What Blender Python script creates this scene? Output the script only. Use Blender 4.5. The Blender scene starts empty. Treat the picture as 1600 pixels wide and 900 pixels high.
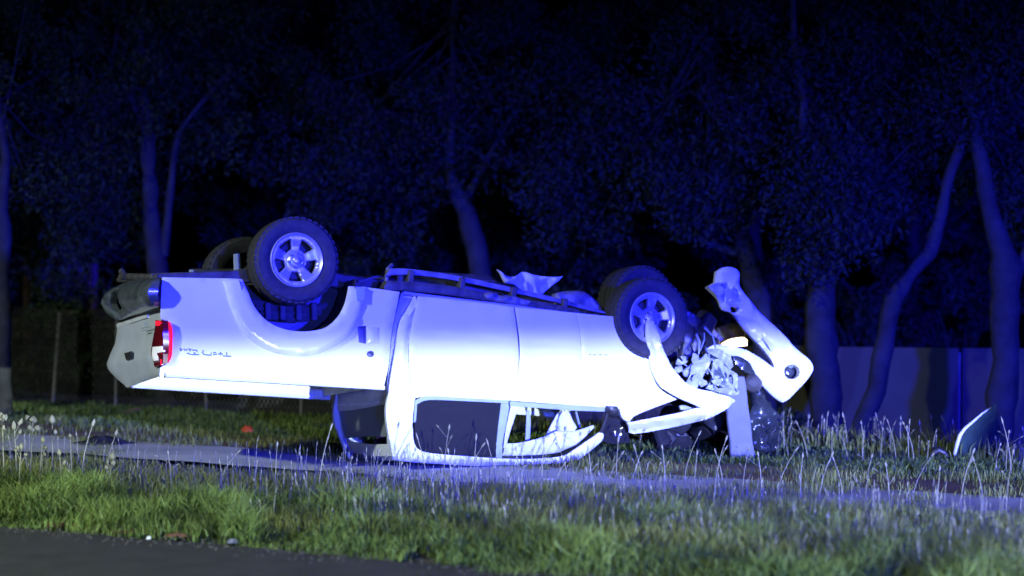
import bpy, math, random
import numpy as np
from math import radians, sin, cos, tan, pi, sqrt, atan
from mathutils import Vector, Matrix, noise
from mathutils.geometry import delaunay_2d_cdt

random.seed(7); rng = np.random.default_rng(7)
scene = bpy.context.scene
COL = scene.collection

# ------------------------------------------------------------------ camera
F = 4810.0                 # focal length in photo pixels (1600 wide)
CAM = Vector((0, 0, 2.4))
TILT = radians(2.01)
cd = bpy.data.cameras.new("camera"); co = bpy.data.objects.new("camera", cd); COL.objects.link(co)
cd.sensor_width = 36; cd.lens = 36 * F / 1600; cd.clip_end = 800; cd.clip_start = .1
co.location = CAM; co.rotation_euler = (pi / 2 - TILT, 0, 0)
cd.dof.use_dof = True; cd.dof.focus_distance = 24.4; cd.dof.aperture_fstop = 1.05
scene.camera = co

# ------------------------------------------------------------------ night sky
w = bpy.data.worlds.new("World"); scene.world = w; w.use_nodes = True
nt = w.node_tree; bgn = nt.nodes["Background"]
sky = nt.nodes.new("ShaderNodeTexSky"); sky.sky_type = 'NISHITA'; sky.sun_disc = False
sky.sun_elevation = radians(-6); sky.sun_rotation = radians(200)
nt.links.new(sky.outputs[0], bgn.inputs[0]); bgn.inputs[1].default_value = 0.075
scene.view_settings.view_transform = 'Standard'; scene.view_settings.look = 'None'
scene.view_settings.exposure = 0; scene.view_settings.gamma = 1
scene.view_settings.use_curve_mapping = False
try:
    scene.cycles.use_denoising = True
    scene.cycles.max_bounces = 6; scene.cycles.transparent_max_bounces = 12
    scene.cycles.sample_clamp_indirect = 4
except Exception: pass

# ------------------------------------------------------------------ lamps of the place, plus an added blue fill
def aim(o, target):
    d = Vector(target) - o.location
    o.rotation_euler = d.to_track_quat('-Z', 'Y').to_euler()

def lamp(name, kind, loc, color, power, size, target=None, **kw):
    l = bpy.data.lights.new(name, kind); l.color = color; l.energy = power
    if hasattr(l, 'shadow_soft_size'): l.shadow_soft_size = size
    for k, v in kw.items(): setattr(l, k, v)
    o = bpy.data.objects.new(name, l); COL.objects.link(o); o.location = loc
    if target: aim(o, target)
    return o
# police beacon on the roof of a car at the roadside, right of the camera
bl = lamp("blue_lamp", 'SPOT', (11, 4, 3.1), (0.011, 0.011, 1.0), 100000, .45, (1.6, 28, 2.4),
          spot_size=radians(34), spot_blend=.7)
# weaker blue fill, added to soften shadows thrown by that car's beacon
blue_fill = lamp("blue_lamp", 'SPOT', (5.5, -3, 2.9), (.045, .075, 1.0), 30000, .4, (2.4, 28, 1.6),
           spot_size=radians(32), spot_blend=.7)
# its dipped headlights: a beam with a level cut-off
hl = lamp("headlight", 'SPOT', (12.5, 1, .92), (.77, .95, 1.0), 60000, .07, (-5.0, 26, .92),
          spot_size=radians(34.4), spot_blend=.10)
def beam(lamp_obj, lo, hi, v_lo, v_hi, smooth=True):
    """vertical beam profile of a lamp: strength by the sine of the ray's elevation"""
    t = lamp_obj.data.node_tree; g = t.nodes.new("ShaderNodeNewGeometry"); sp = t.nodes.new("ShaderNodeSeparateXYZ")
    t.links.new(g.outputs["Incoming"], sp.inputs[0]); r = t.nodes.new("ShaderNodeMapRange")
    if smooth: r.interpolation_type = 'SMOOTHSTEP'
    for i, v in enumerate((lo, hi, v_lo, v_hi)): r.inputs[1 + i].default_value = v
    t.links.new(sp.outputs[2], r.inputs[0]); return r.outputs[0]
blue_fill.data.use_nodes = True
blue_fill.data.node_tree.links.new(beam(blue_fill, -.05, .06, 1., .15), blue_fill.data.node_tree.nodes["Emission"].inputs[1])
bl.data.use_nodes = True
bm_ = bl.data.node_tree.nodes.new("ShaderNodeMath"); bm_.operation = 'MULTIPLY'
bl.data.node_tree.links.new(beam(bl, -.055, .055, 1., .08), bm_.inputs[0]); bl.data.node_tree.links.new(beam(bl, -.19, -.125, .16, 1.), bm_.inputs[1])
bl.data.node_tree.links.new(bm_.outputs[0], bl.data.node_tree.nodes["Emission"].inputs[1])
l = hl.data; l.use_nodes = True; ln = l.node_tree; em = ln.nodes["Emission"]
mul = ln.nodes.new("ShaderNodeMath"); mul.operation = 'MULTIPLY'
ln.links.new(beam(hl, -.006, .0105, 1, 0), mul.inputs[0]); ln.links.new(beam(hl, -.075, -.014, .05, 1, False), mul.inputs[1])
ln.links.new(mul.outputs[0], em.inputs[1])
# street lamp above the near road, left of the camera
sl = lamp("street_light", 'SPOT', (-13, 15.2, 8), (.86, 1.0, .98), 8700, .25, (-1.5, 18.5, 0), spot_size=radians(116), spot_blend=.5)

sl.data.use_nodes = True
sl.data.node_tree.links.new(beam(sl, -.52, -.14, 1., .03), sl.data.node_tree.nodes['Emission'].inputs[1])
# ------------------------------------------------------------------ picture rays -> places
def ray(px, py):
    a, b = (px - 800) / F, (450 - py) / F
    return Vector((a, cos(TILT) + b * sin(TILT), -sin(TILT) + b * cos(TILT)))
def ground(px, py, z=0.0):
    d = ray(px, py); return CAM + d * ((z - CAM.z) / d.z)
def atd(px, py, Y):
    d = ray(px, py); return CAM + d * (Y / d.y)

ORG = ground(700, 727, .055)
TM = Matrix.Translation(ORG) @ Matrix.Rotation(radians(21), 4, 'Z') @ Matrix.Rotation(radians(-7.0), 4, 'X')
TI = TM.inverted(); TO = TI @ CAM; TI3 = TI.to_3x3()
W = 1.64
def L(px, py, y=0.0):
    d = TI3 @ ray(px, py); return TO + d * ((y - TO.y) / d.y)
def LX(px, py, x):
    d = TI3 @ ray(px, py); return TO + d * ((x - TO.x) / d.x)
def LP(px, py, prof, y0=0.0):
    y = y0
    for _ in range(5):
        p = L(px, py, y); y = y0 + prof(p.z)
    return L(px, py, y)

# ------------------------------------------------------------------ materials
def lin(c): return tuple(((v / 255) / 12.92 if v / 255 <= .04045 else ((v / 255 + .055) / 1.055) ** 2.4) for v in c)
def pmat(name, col, rough=.6, metal=0., var=.25, scale=6., coat=0., bump=0., bscale=60., spec=.5, col2=None, trans=0., detail=4.):
    m = bpy.data.materials.new(name); m.use_nodes = True
    n = m.node_tree; b = n.nodes["Principled BSDF"]
    b.inputs["Roughness"].default_value = rough; b.inputs["Metallic"].default_value = metal
    b.inputs["Coat Weight"].default_value = coat; b.inputs["Coat Roughness"].default_value = .08
    b.inputs["Specular IOR Level"].default_value = spec
    tc = n.nodes.new("ShaderNodeTexCoord"); nz = n.nodes.new("ShaderNodeTexNoise")
    nz.inputs["Scale"].default_value = scale; nz.inputs["Detail"].default_value = detail
    n.links.new(tc.outputs["Object"], nz.inputs["Vector"])
    cr = n.nodes.new("ShaderNodeValToRGB")
    c2 = col2 if col2 else tuple(min(1, c * (1 + var)) for c in col)
    c1 = col if col2 else tuple(c * (1 - var) for c in col)
    cr.color_ramp.elements[0].position = .3; cr.color_ramp.elements[1].position = .7
    cr.color_ramp.elements[0].color = (*c1, 1); cr.color_ramp.elements[1].color = (*c2, 1)
    n.links.new(nz.outputs[0], cr.inputs[0]); n.links.new(cr.outputs[0], b.inputs["Base Color"])
    if bump:
        nb = n.nodes.new("ShaderNodeTexNoise"); nb.inputs["Scale"].default_value = bscale; nb.inputs["Detail"].default_value = 3
        n.links.new(tc.outputs["Object"], nb.inputs["Vector"])
        bp = n.nodes.new("ShaderNodeBump"); bp.inputs["Strength"].default_value = bump; bp.inputs["Distance"].default_value = .02
        n.links.new(nb.outputs[0], bp.inputs["Height"]); n.links.new(bp.outputs[0], b.inputs["Normal"])
    return m
def blade_mat(name, c1, c2, rough=.55, transl=.25, patch=None):
    """leaf and grass colour: varies from blade to blade by the 'tint' attribute"""
    m = bpy.data.materials.new(name); m.use_nodes = True; n = m.node_tree; b = n.nodes["Principled BSDF"]
    at = n.nodes.new("ShaderNodeAttribute"); at.attribute_name = 'tint'
    cr = n.nodes.new("ShaderNodeValToRGB"); cr.color_ramp.elements[0].color = (*c1, 1); cr.color_ramp.elements[1].color = (*c2, 1)
    n.links.new(at.outputs["Fac"], cr.inputs[0]); src = cr.outputs[0]
    n.links.new(src, b.inputs["Base Color"]); b.inputs["Roughness"].default_value = rough
    b.inputs["Specular IOR Level"].default_value = .3
    tr = n.nodes.new("ShaderNodeBsdfTranslucent"); n.links.new(src, tr.inputs[0])
    mx = n.nodes.new("ShaderNodeMixShader"); mx.inputs[0].default_value = transl
    out = n.nodes["Material Output"]
    n.links.new(b.outputs[0], mx.inputs[1]); n.links.new(tr.outputs[0], mx.inputs[2]); n.links.new(mx.outputs[0], out.inputs[0])
    return m
def glass_mat(name, tint, dust_or_sheen=.16, dcol=(.12, .12, .13)):
    m = bpy.data.materials.new(name); m.use_nodes = True; n = m.node_tree
    tr = n.nodes.new("ShaderNodeBsdfTransparent"); tr.inputs[0].default_value = (*tint, 1)
    gl = n.nodes.new("ShaderNodeBsdfGlossy"); gl.inputs["Roughness"].default_value = .06
    fr = n.nodes.new("ShaderNodeFresnel"); fr.inputs[0].default_value = 1.5
    mx = n.nodes.new("ShaderNodeMixShader"); out = n.nodes["Material Output"]
    nz = n.nodes.new("ShaderNodeTexNoise"); nz.inputs["Scale"].default_value = 4
    df = n.nodes.new("ShaderNodeBsdfDiffuse"); df.inputs[0].default_value = (*dcol, 1)
    m2 = n.nodes.new("ShaderNodeMixShader"); m2.inputs[0].default_value = dust_or_sheen
    n.links.new(fr.outputs[0], mx.inputs[0]); n.links.new(tr.outputs[0], mx.inputs[1]); n.links.new(gl.outputs[0], mx.inputs[2])
    n.links.new(mx.outputs[0], m2.inputs[1]); n.links.new(df.outputs[0], m2.inputs[2]); n.links.new(m2.outputs[0], out.inputs[0])
    return m
def emit_mat(name, col, strength, base=None):
    m = pmat(name, base or col, rough=.2, var=.1); b = m.node_tree.nodes["Principled BSDF"]
    b.inputs["Emission Color"].default_value = (*col, 1); b.inputs["Emission Strength"].default_value = strength
    return m
M = {}
M['white'] = pmat('white_paint', (.74, .76, .76), .34, var=.07, scale=2.0, coat=.35, detail=9)
M['silver'] = pmat('dusty_silver_white', (.58, .61, .64), .38, metal=.15, var=.08, scale=5, coat=.3)
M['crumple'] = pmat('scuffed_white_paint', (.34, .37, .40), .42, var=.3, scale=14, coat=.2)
M['dirty'] = pmat('dusty_white_paint', (.55, .56, .54), .55, var=.14, scale=7)
M['plastic'] = pmat('black_plastic', (.022, .022, .024), .42, var=.3, scale=12, bump=.1)
M['under'] = pmat('dusty_underbody', (.055, .052, .05), .7, var=.5, scale=9, bump=.35, bscale=30)
M['underpale'] = pmat('dusty_grey_metal', (.16, .155, .15), .6, metal=.2, var=.3, scale=9)
M['rubber'] = pmat('tyre_rubber', (.034, .033, .036), .78, var=.3, scale=20, bump=.1)
M['alloy'] = pmat('alloy_wheel', (.50, .50, .51), .33, metal=.55, var=.12, scale=16)
M['darkgap'] = pmat('inner_shadow_grey', (.02, .02, .022), .9, var=.2)
M['chrome'] = pmat('dark_chrome', (.24, .28, .29), .2, metal=.7, var=.35, scale=9)
M['glass'] = glass_mat('tinted_glass', (.10, .11, .13))
M['screen'] = glass_mat('cracked_screen_glass', (.16, .18, .2))
M['cloth'] = pmat('airbag_cloth', (.62, .64, .68), .85, var=.12, scale=10, bump=.3, bscale=40)
M['belt'] = pmat('grey_trim', (.30, .36, .38), .8, var=.1)
M['seat'] = pmat('dark_seat_cloth', (.10, .10, .11), .9, var=.2)
M['red'] = emit_mat('red_lens', (1, .015, .05), .85, (.55, .01, .02))
M['darkred'] = pmat('dark_red_lens', (.16, .006, .012), .12, var=.2, coat=.6)
M['clear'] = emit_mat('clear_lens', (.95, .95, 1), .35, (.85, .86, .88))
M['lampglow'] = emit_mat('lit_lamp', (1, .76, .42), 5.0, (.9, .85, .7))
M['decal'] = pmat('grey_blue_decal', (.22, .27, .36), .4, var=.15)
M['asphalt'] = pmat('asphalt', (.033, .0315, .031), .85, var=.35, scale=3.5, bump=.5, bscale=90, detail=8)
M['path'] = pmat('worn_path', (.43, .44, .385), .9, var=.28, scale=1.6, bump=.3, bscale=30, detail=8)
M['soil'] = pmat('verge_soil', (.055, .045, .030), .95, var=.35, scale=1.2, bump=.5, bscale=12, col2=(.045, .055, .022), detail=8)
M['dirt'] = pmat('brown_dirt', (.14, .095, .03), .95, var=.3, scale=2.5, bump=.5, bscale=20, detail=8)
M['pebble'] = pmat('grey_pebble', (.10, .095, .085), .9, var=.5, scale=30)
M['clay'] = pmat('bare_red_earth', (.14, .06, .03), .95, var=.4, scale=6, bump=.5)
M['bark'] = pmat('pale_bark', (.030, .031, .025), .9, var=.45, scale=5, bump=.8, bscale=14, detail=8)
M['fence'] = pmat('grey_fence_sheet', (.085, .082, .038), .85, var=.14, scale=2.2, bump=.25, bscale=40, detail=8)
M['post'] = pmat('galvanised_post', (.20, .19, .18), .6, metal=.2, var=.25, scale=10)
M['wire'] = pmat('rusty_wire', (.07, .065, .06), .7, metal=.3, var=.3)
M['timber'] = pmat('weathered_timber', (.20, .12, .07), .85, var=.35, scale=8, bump=.3)
M['grass'] = blade_mat('green_grass', (.04, .085, .02), (.25, .33, .07))
M['tall'] = blade_mat('tall_grass', (.085, .12, .022), (.33, .35, .085))
M['dry'] = blade_mat('dry_straw', (.11, .105, .06), (.36, .345, .21), transl=.15)
M['leaf'] = blade_mat('dark_leaf', (.016, .026, .017), (.033, .046, .032), rough=.8, transl=.2)
M['leafgreen'] = blade_mat('olive_leaf', (.022, .038, .012), (.055, .085, .022), rough=.8, transl=.2)
M['orange'] = pmat('orange_plastic', (.75, .10, .03), .4, var=.2)
M['litter'] = pmat('white_litter', (.75, .75, .75), .7, var=.15)
M['cement'] = pmat('pale_cement', (.18, .19, .21), .85, var=.12, scale=5, bump=.2, bscale=50, detail=8)
M['tealgloss'] = pmat('glossy_teal_panel', (.03, .055, .05), .16, var=.3, scale=5, coat=.8)
M['gloss'] = pmat('glossy_black_panel', (.03, .036, .04), .2, var=.3, scale=5, coat=.8)

# ------------------------------------------------------------------ object helpers
def tag(o, label=None, cat=None, group=None, kind=None):
    if label: o['label'] = label
    if cat: o['category'] = cat
    if group: o['group'] = group
    if kind: o['kind'] = kind
    return o
def empty(name, loc=(0, 0, 0), label=None, cat=None, group=None):
    o = bpy.data.objects.new(name, None); COL.objects.link(o); o.location = loc; o.empty_display_size = .1
    return tag(o, label, cat, group)
def link(name, me, mat, parent=None):
    o = bpy.data.objects.new(name, me); COL.objects.link(o)
    if mat is not None and not me.materials: me.materials.append(mat)
    if parent is not None: o.parent = parent
    return o
class MB:
    def __init__(s): s.v = []; s.f = []
    def add(s, vs, fs):
        k = len(s.v); s.v += [tuple(v) for v in vs]; s.f += [tuple(i + k for i in f) for f in fs]
    def box(s, c, size, rot=None, bev=.0):
        hx, hy, hz = size[0] / 2, size[1] / 2, size[2] / 2
        R = rot if rot else Matrix.Identity(3)
        b = min(bev, hx * .9, hy * .9, hz * .9)
        if b <= 0:
            vs = [R @ Vector((x * hx, y * hy, z * hz)) + Vector(c) for x in (-1, 1) for y in (-1, 1) for z in (-1, 1)]
            s.add(vs, [(0, 1, 3, 2), (4, 6, 7, 5), (0, 4, 5, 1), (2, 3, 7, 6), (0, 2, 6, 4), (1, 5, 7, 3)])
            return
        ring = []
        lv = [(-hz, -b), (-hz + b, 0), (hz - b, 0), (hz, -b)]
        vs = []
        for z, ins in lv:
            X, Y = hx + ins, hy + ins
            for (x, y) in ((-X + b, -Y), (X - b, -Y), (X, -Y + b), (X, Y - b), (X - b, Y), (-X + b, Y), (-X, Y - b), (-X, -Y + b)):
                vs.append(R @ Vector((x, y, z)) + Vector(c))
        fs = [tuple(range(7, -1, -1)), tuple(range(24, 32))]
        for k in range(3):
            for i in range(8):
                j = (i + 1) % 8; fs.append((k * 8 + i, k * 8 + j, k * 8 + 8 + j, k * 8 + 8 + i))
        s.add(vs, fs)
    def tube(s, pts, rad, n=8, cap=True):
        pts = [Vector(p) for p in pts]; m = len(pts)
        if not hasattr(rad, '__len__'): rad = [rad] * m
        up = Vector((0, 0, 1)); rings = []
        prev = None
        for i, p in enumerate(pts):
            t = (pts[min(i + 1, m - 1)] - pts[max(i - 1, 0)])
            if t.length < 1e-9: t = Vector((0, 0, 1))
            t.normalize()
            if prev is None:
                a = t.cross(up)
                if a.length < .1: a = t.cross(Vector((1, 0, 0)))
                a.normalize()
            else:
                a = prev - t * prev.dot(t)
                a.normalize()
            prev = a; b = t.cross(a)
            rings.append([p + (a * cos(2 * pi * k / n) + b * sin(2 * pi * k / n)) * rad[i] for k in range(n)])
        vs = [v for r in rings for v in r]; fs = []
        for i in range(m - 1):
            for k in range(n):
                fs.append((i * n + k, i * n + (k + 1) % n, (i + 1) * n + (k + 1) % n, (i + 1) * n + k))
        if cap: fs += [tuple(range(n - 1, -1, -1)), tuple(range((m - 1) * n, m * n))]
        s.add(vs, fs)
    def lathe(s, prof, n=40, axis='y', c=(0, 0, 0)):
        """prof = [(radius, axial)]"""
        vs = []; m = len(prof)
        for (r, a) in prof:
            for k in range(n):
                t = 2 * pi * k / n; vs.append(Vector((r * cos(t), a, r * sin(t))) + Vector(c))
        fs = []
        for i in range(m - 1):
            for k in range(n):
                fs.append((i * n + k, i * n + (k + 1) % n, (i + 1) * n + (k + 1) % n, (i + 1) * n + k))
        s.add(vs, fs)
    def mesh(s, name, smooth=35):
        me = bpy.data.meshes.new(name); me.from_pydata(s.v, [], s.f); me.validate()
        import bmesh
        bm = bmesh.new(); bm.from_mesh(me); bmesh.ops.recalc_face_normals(bm, faces=bm.faces); bm.to_mesh(me); bm.free()
        if smooth:
            me.shade_smooth(); me.set_sharp_from_angle(angle=radians(smooth))
        return me
    def build(s, name, mat, parent=None, smooth=35):
        return link(name, s.mesh(name, smooth), mat, parent)

def np_mesh(name, verts, faces4=None, faces3=None, tint=None):
    me = bpy.data.meshes.new(name)
    nv = len(verts); me.vertices.add(nv); me.vertices.foreach_set('co', np.asarray(verts, dtype=np.float32).ravel())
    loops = []; tot = []
    if faces4 is not None and len(faces4): loops.append(np.asarray(faces4).ravel()); tot.append(np.full(len(faces4), 4))
    if faces3 is not None and len(faces3): loops.append(np.asarray(faces3).ravel()); tot.append(np.full(len(faces3), 3))
    loops = np.concatenate(loops).astype(np.int32); tot = np.concatenate(tot).astype(np.int32)
    st = np.concatenate([[0], np.cumsum(tot)[:-1]]).astype(np.int32)
    me.loops.add(len(loops)); me.loops.foreach_set('vertex_index', loops)
    me.polygons.add(len(tot)); me.polygons.foreach_set('loop_start', st); me.polygons.foreach_set('loop_total', tot)
    me.update(calc_edges=True)
    if tint is not None:
        a = me.attributes.new('tint', 'FLOAT', 'POINT'); a.data.foreach_set('value', np.asarray(tint, dtype=np.float32))
    return me

# ---- traced sheets: an outline gets its own plane, curvature, rolled edges and thickness
def smooth_loop(pts, step=5., sharp=48):
    n = len(pts); P = [Vector((p[0], p[1])) for p in pts]; out = []
    def corner(i):
        a = P[i] - P[i - 1]; b = P[(i + 1) % n] - P[i]
        if a.length < 1e-6 or b.length < 1e-6: return True
        return math.degrees(a.angle(b)) > sharp
    cs = [corner(i) for i in range(n)]
    for i in range(n):
        p1, p2 = P[i], P[(i + 1) % n]
        p0 = P[i - 1] if not cs[i] else p1 - (p2 - p1)
        p3 = P[(i + 2) % n] if not cs[(i + 1) % n] else p2 + (p2 - p1)
        k = max(1, int(round((p2 - p1).length / step)))
        for j in range(k):
            t = j / k
            out.append(.5 * ((2 * p1) + (p2 - p0) * t + (2 * p0 - 5 * p1 + 4 * p2 - p3) * t * t + (3 * p1 - p0 - 3 * p2 + p3) * t ** 3))
    return [(v.x, v.y) for v in out]
def inside(pts, poly):
    x, y = pts[:, 0], pts[:, 1]; r = np.zeros(len(pts), bool); n = len(poly)
    for i in range(n):
        x1, y1 = poly[i]; x2, y2 = poly[(i + 1) % n]
        if y1 == y2: continue
        c = ((y1 > y) != (y2 > y)) & (x < (x2 - x1) * (y - y1) / (y2 - y1) + x1)
        r ^= c
    return r
def segdist(pts, poly):
    d = np.full(len(pts), 1e9); n = len(poly)
    for i in range(n):
        a = np.array(poly[i]); b = np.array(poly[(i + 1) % n]); ab = b - a; L2 = (ab ** 2).sum()
        if L2 < 1e-12: continue
        t = np.clip(((pts - a) @ ab) / L2, 0, 1)
        d = np.minimum(d, np.hypot(*(pts - (a + t[:, None] * ab)).T))
    return d
def linedist(pts, line):
    d = np.full(len(pts), 1e9)
    for i in range(len(line) - 1):
        a = np.array(line[i]); b = np.array(line[i + 1]); ab = b - a
        t = np.clip(((pts - a) @ ab) / (ab ** 2).sum(), 0, 1)
        d = np.minimum(d, np.hypot(*(pts - (a + t[:, None] * ab)).T))
    return d
def tri2d(outline, holes, sp):
    V = []; E = []
    for lp in [outline] + list(holes):
        k = len(V); V += lp; E += [(k + i, k + (i + 1) % len(lp)) for i in range(len(lp))]
    A = np.array(outline); lo, hi = A.min(0), A.max(0)
    g = []; row = 0; y = lo[1] + sp * .5
    while y < hi[1]:
        x = lo[0] + sp * (.5 + .5 * (row % 2))
        while x < hi[0]:
            g.append((x, y)); x += sp
        y += sp * .87; row += 1
    if g:
        G = np.array(g); ok = inside(G, outline)
        dist = segdist(G, outline)
        for h in holes:
            ok &= ~inside(G, h); dist = np.minimum(dist, segdist(G, h))
        ok &= dist > sp * .35
        V = V + [tuple(p) for p in G[ok]]
    # two inner rings near the rim let the rolled edge show
    vs, es, fs, *_ = delaunay_2d_cdt([Vector(v) for v in V], E, [], 0, 1e-5)
    P = np.array([tuple(v) for v in vs]); T = np.array([f for f in fs if len(f) == 3])
    C = P[T].mean(1); ok = inside(C, outline)
    for h in holes: ok &= ~inside(C, h)
    T = T[ok]; d = segdist(P, outline)
    for h in holes: d = np.minimum(d, segdist(P, h))
    return P, T, d
def sheet(name, outline, mat, parent, y=0., mw=None, x=None, prof=None, holes=(), th=.03, roll=.018, sp=9., crumple=0., cfreq=6.,
          groove=(), mirror=False, crush=False, step=5., sharp=48, extra=None, seed=0, smooth=40, hole_sharp=48):
    o2 = smooth_loop(outline, step, sharp); h2 = [smooth_loop(h, step, hole_sharp) for h in holes]
    P, T, d = tri2d(o2, h2, sp)
    gd = [linedist(P, g) for g in groove]
    front = []; back = []; K = 185.
    for i, (px, py) in enumerate(P):
        if x is not None: p = LX(px, py, x); ax = Vector((1, 0, 0))
        elif prof: p = LP(px, py, prof, y); ax = Vector((0, 1, 0))
        else: p = L(px, py, y); ax = Vector((0, 1, 0))
        off = 0.
        if roll > 0:
            r = min(1., (d[i] / K) / roll); off += roll * .8 * (1 - sqrt(max(0, 1 - (1 - r) ** 2)))
        for g in gd: off += .007 * math.exp(-(g[i] / 1.6) ** 2)
        if crumple: off += crumple * noise.noise(p * cfreq + Vector((seed * 3.1, 0, 0))) + .5 * crumple * noise.noise(p * cfreq * 2.7 + Vector((seed * 5.1, 9, 0)))
        if extra: off += extra(px, py, p)
        a = p + ax * off; b = a + ax * max(.004, th - off * .5)
        if mirror: a.y = (mw or W) - a.y; b.y = (mw or W) - b.y
        front.append(a); back.append(b)
    if crush:
        for lst in (front, back):
            for k, p in enumerate(lst):
                wz = (TM @ p).z
                if wz < .016:
                    q = TM @ p; q.z = .016 + .0005 * (k % 7); lst[k] = TI @ q
    n = len(P); fs = [tuple(t) for t in T] + [tuple(n + i for i in t[::-1]) for t in T]
    cnt = {}
    for t in T:
        for k in range(3):
            e = (t[k], t[(k + 1) % 3]); key = (min(e), max(e))
            cnt.setdefault(key, []).append(e)
    for key, es in cnt.items():
        if len(es) == 1:
            a, b = es[0]; fs.append((b, a, n + a, n + b))
    mb = MB(); mb.add(front + back, fs)
    return mb.build(name, mat, parent, smooth)

# ================================================================== GROUND
UX = Vector((.824, -.566, 0)); NX = Vector((.566, .824, 0))      # along / across the street
def st(s, t, z=0.): return NX * s + UX * t + Vector((0, 0, z))
def sstep(a, b, x):
    t = min(1, max(0, (x - a) / (b - a))); return t * t * (3 - 2 * t)
def gz(x, y):
    s = x * NX.x + y * NX.y
    z = 0.03 * noise.noise(Vector((x * .7, y * .7, 0)))* sstep(15.5, 17, s)
    z -= .55 * sstep(24.3, 27.5, s) * sstep(-1.5, 1.5, x)
    return z
gm = MB(); xs = list(np.concatenate([np.linspace(-260, -14, 8), np.linspace(-12, 12, 61), np.linspace(14, 260, 8)]))
ys = list(np.concatenate([np.linspace(-60, 8, 6), np.linspace(10, 44, 86), np.linspace(48, 420, 9)]))
gv = [(x, y, gz(x, y) - .012 - .05 * sstep(19.75, 20.3, x * NX.x + y * NX.y) * (1 - sstep(22.1, 22.5, x * NX.x + y * NX.y)) - .03 * (1 - sstep(15.4, 15.8, x * NX.x + y * NX.y))) for y in ys for x in xs]; nx = len(xs)
gm.add(gv, [(j * nx + i, j * nx + i + 1, (j + 1) * nx + i + 1, (j + 1) * nx + i) for j in range(len(ys) - 1) for i in range(nx - 1)])
tag(gm.build('ground', M['soil'], None, 60), kind='structure')
def band(name, s0f, s1f, t0, t1, mat, z, nt=80, ns=8, bumpz=.0):
    mb = MB(); vs = []
    for i in range(nt + 1):
        t = t0 + (t1 - t0) * i / nt
        a, b = s0f(t), s1f(t)
        for j in range(ns + 1):
            s = a + (b - a) * j / ns; p = st(s, t); zz = z + bumpz * noise.noise(p * 2.3)
            vs.append((p.x, p.y, zz + (gz(p.x, p.y) if z > -.01 and bumpz else 0)))
    mb.add(vs, [(i * (ns + 1) + j, (i + 1) * (ns + 1) + j, (i + 1) * (ns + 1) + j + 1, i * (ns + 1) + j + 1) for i in range(nt) for j in range(ns)])
    return tag(mb.build(name, mat, None, 60), kind='structure')
def wob(s, amp, f, ph): return lambda t: s + amp * noise.noise(Vector((t * f, ph, 0))) + amp * .4 * noise.noise(Vector((t * f * 3.3, ph + 5, 0)))
road_edge = wob(15.48, .13, .9, 1.)
band('road', lambda t: -30, road_edge, -60, 40, M['asphalt'], .008, 400, 4)
path_near = wob(19.9, .35, .8, 3.); path_far = wob(21.25, .10, .7, 7.)
band('path', path_near, path_far, -40, 30, M['path'], .010, 200, 6, .0)
band('dirt_strip', lambda t: path_far(t) - .12, wob(22.45, .12, .8, 9.), -40, 30, M['dirt'], .004, 200, 5, .0)
band('worn_track', wob(17.35, .12, .8, 13.), wob(18.15, .15, .7, 15.), -40, -17.2, M['path'], .030, 80, 4, .01)
for k, (px0, px1, py) in enumerate([(60, 135, 826), (170, 260, 836), (255, 300, 842)]):
    a = ground((px0 + px1) / 2, py); mb = MB(); n = 14
    vs = [(a.x, a.y, .045)]
    rx = (px1 - px0) / 2 / 215
    for i in range(n):
        th = 2 * pi * i / n; r = rx * (1 + .25 * noise.noise(Vector((th, k * 3, 0))))
        vs.append((a.x + r * cos(th), a.y + .34 * r * sin(th) - .1 * r * cos(th) + .05, .012))
    mb.add(vs, [(0, 1 + i, 1 + (i + 1) % n) for i in range(n)])
    tag(mb.build('bare_earth', M['clay'], None, 60), kind='structure')

# ------------------------------------------------------------------ grass
def in_view(p, m=.8): return abs(p[0]) < p[1] * 800 / F + m
def blades(n, smin, smax, hfun, width, lean=.35, keep=None, margin=.8):
    """n curved blades rooted between the two street offsets"""
    B = []
    while len(B) < n:
        k = n * 3
        s = rng.uniform(smin, smax, k); t = rng.uniform(-26, 6, k)
        x = NX.x * s + UX.x * t; y = NX.y * s + UX.y * t
        ok = np.abs(x) < y * 800 / F + margin
        for a, b, c in zip(x[ok], y[ok], s[ok]):
            if keep and not keep(a, b, c): continue
            B.append((a, b, c))
            if len(B) >= n: break
    B = np.array(B); n = len(B)
    h = np.array([hfun(a, b, c) for a, b, c in B]) * rng.uniform(.55, 1.25, n)
    z0 = np.array([gz(a, b) for a, b, _ in B]) - .02
    az = rng.uniform(0, 2 * pi, n); ln = h * rng.uniform(.1, 1., n) * lean; la = rng.uniform(0, 2 * pi, n)
    wd = width * rng.uniform(.6, 1.4, n)
    dx, dy = np.cos(az) * wd / 2, np.sin(az) * wd / 2; lx, ly = np.cos(la) * ln, np.sin(la) * ln
    V = np.zeros((n, 5, 3)); x, y = B[:, 0], B[:, 1]
    V[:, 0] = np.stack([x - dx, y - dy, z0], 1); V[:, 1] = np.stack([x + dx, y + dy, z0], 1)
    mx, my, mz = x + lx * .3, y + ly * .3, z0 + h * .6
    V[:, 2] = np.stack([mx + dx * .8, my + dy * .8, mz], 1); V[:, 3] = np.stack([mx - dx * .8, my - dy * .8, mz], 1)
    V[:, 4] = np.stack([x + lx, y + ly, z0 + h * (1 - .15 * rng.random(n))], 1)
    b = (np.arange(n) * 5)[:, None]
    pat = np.array([noise.noise(Vector((a * 1.6, c * 1.6, 4))) for a, c, _ in B]) * .35 + .5
    tint = np.clip(pat + rng.normal(0, .2, n), 0, 1)
    return V.reshape(-1, 3), b + np.array([[0, 1, 2, 3]]), b + np.array([[3, 2, 4]]), np.repeat(tint, 5)
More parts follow.
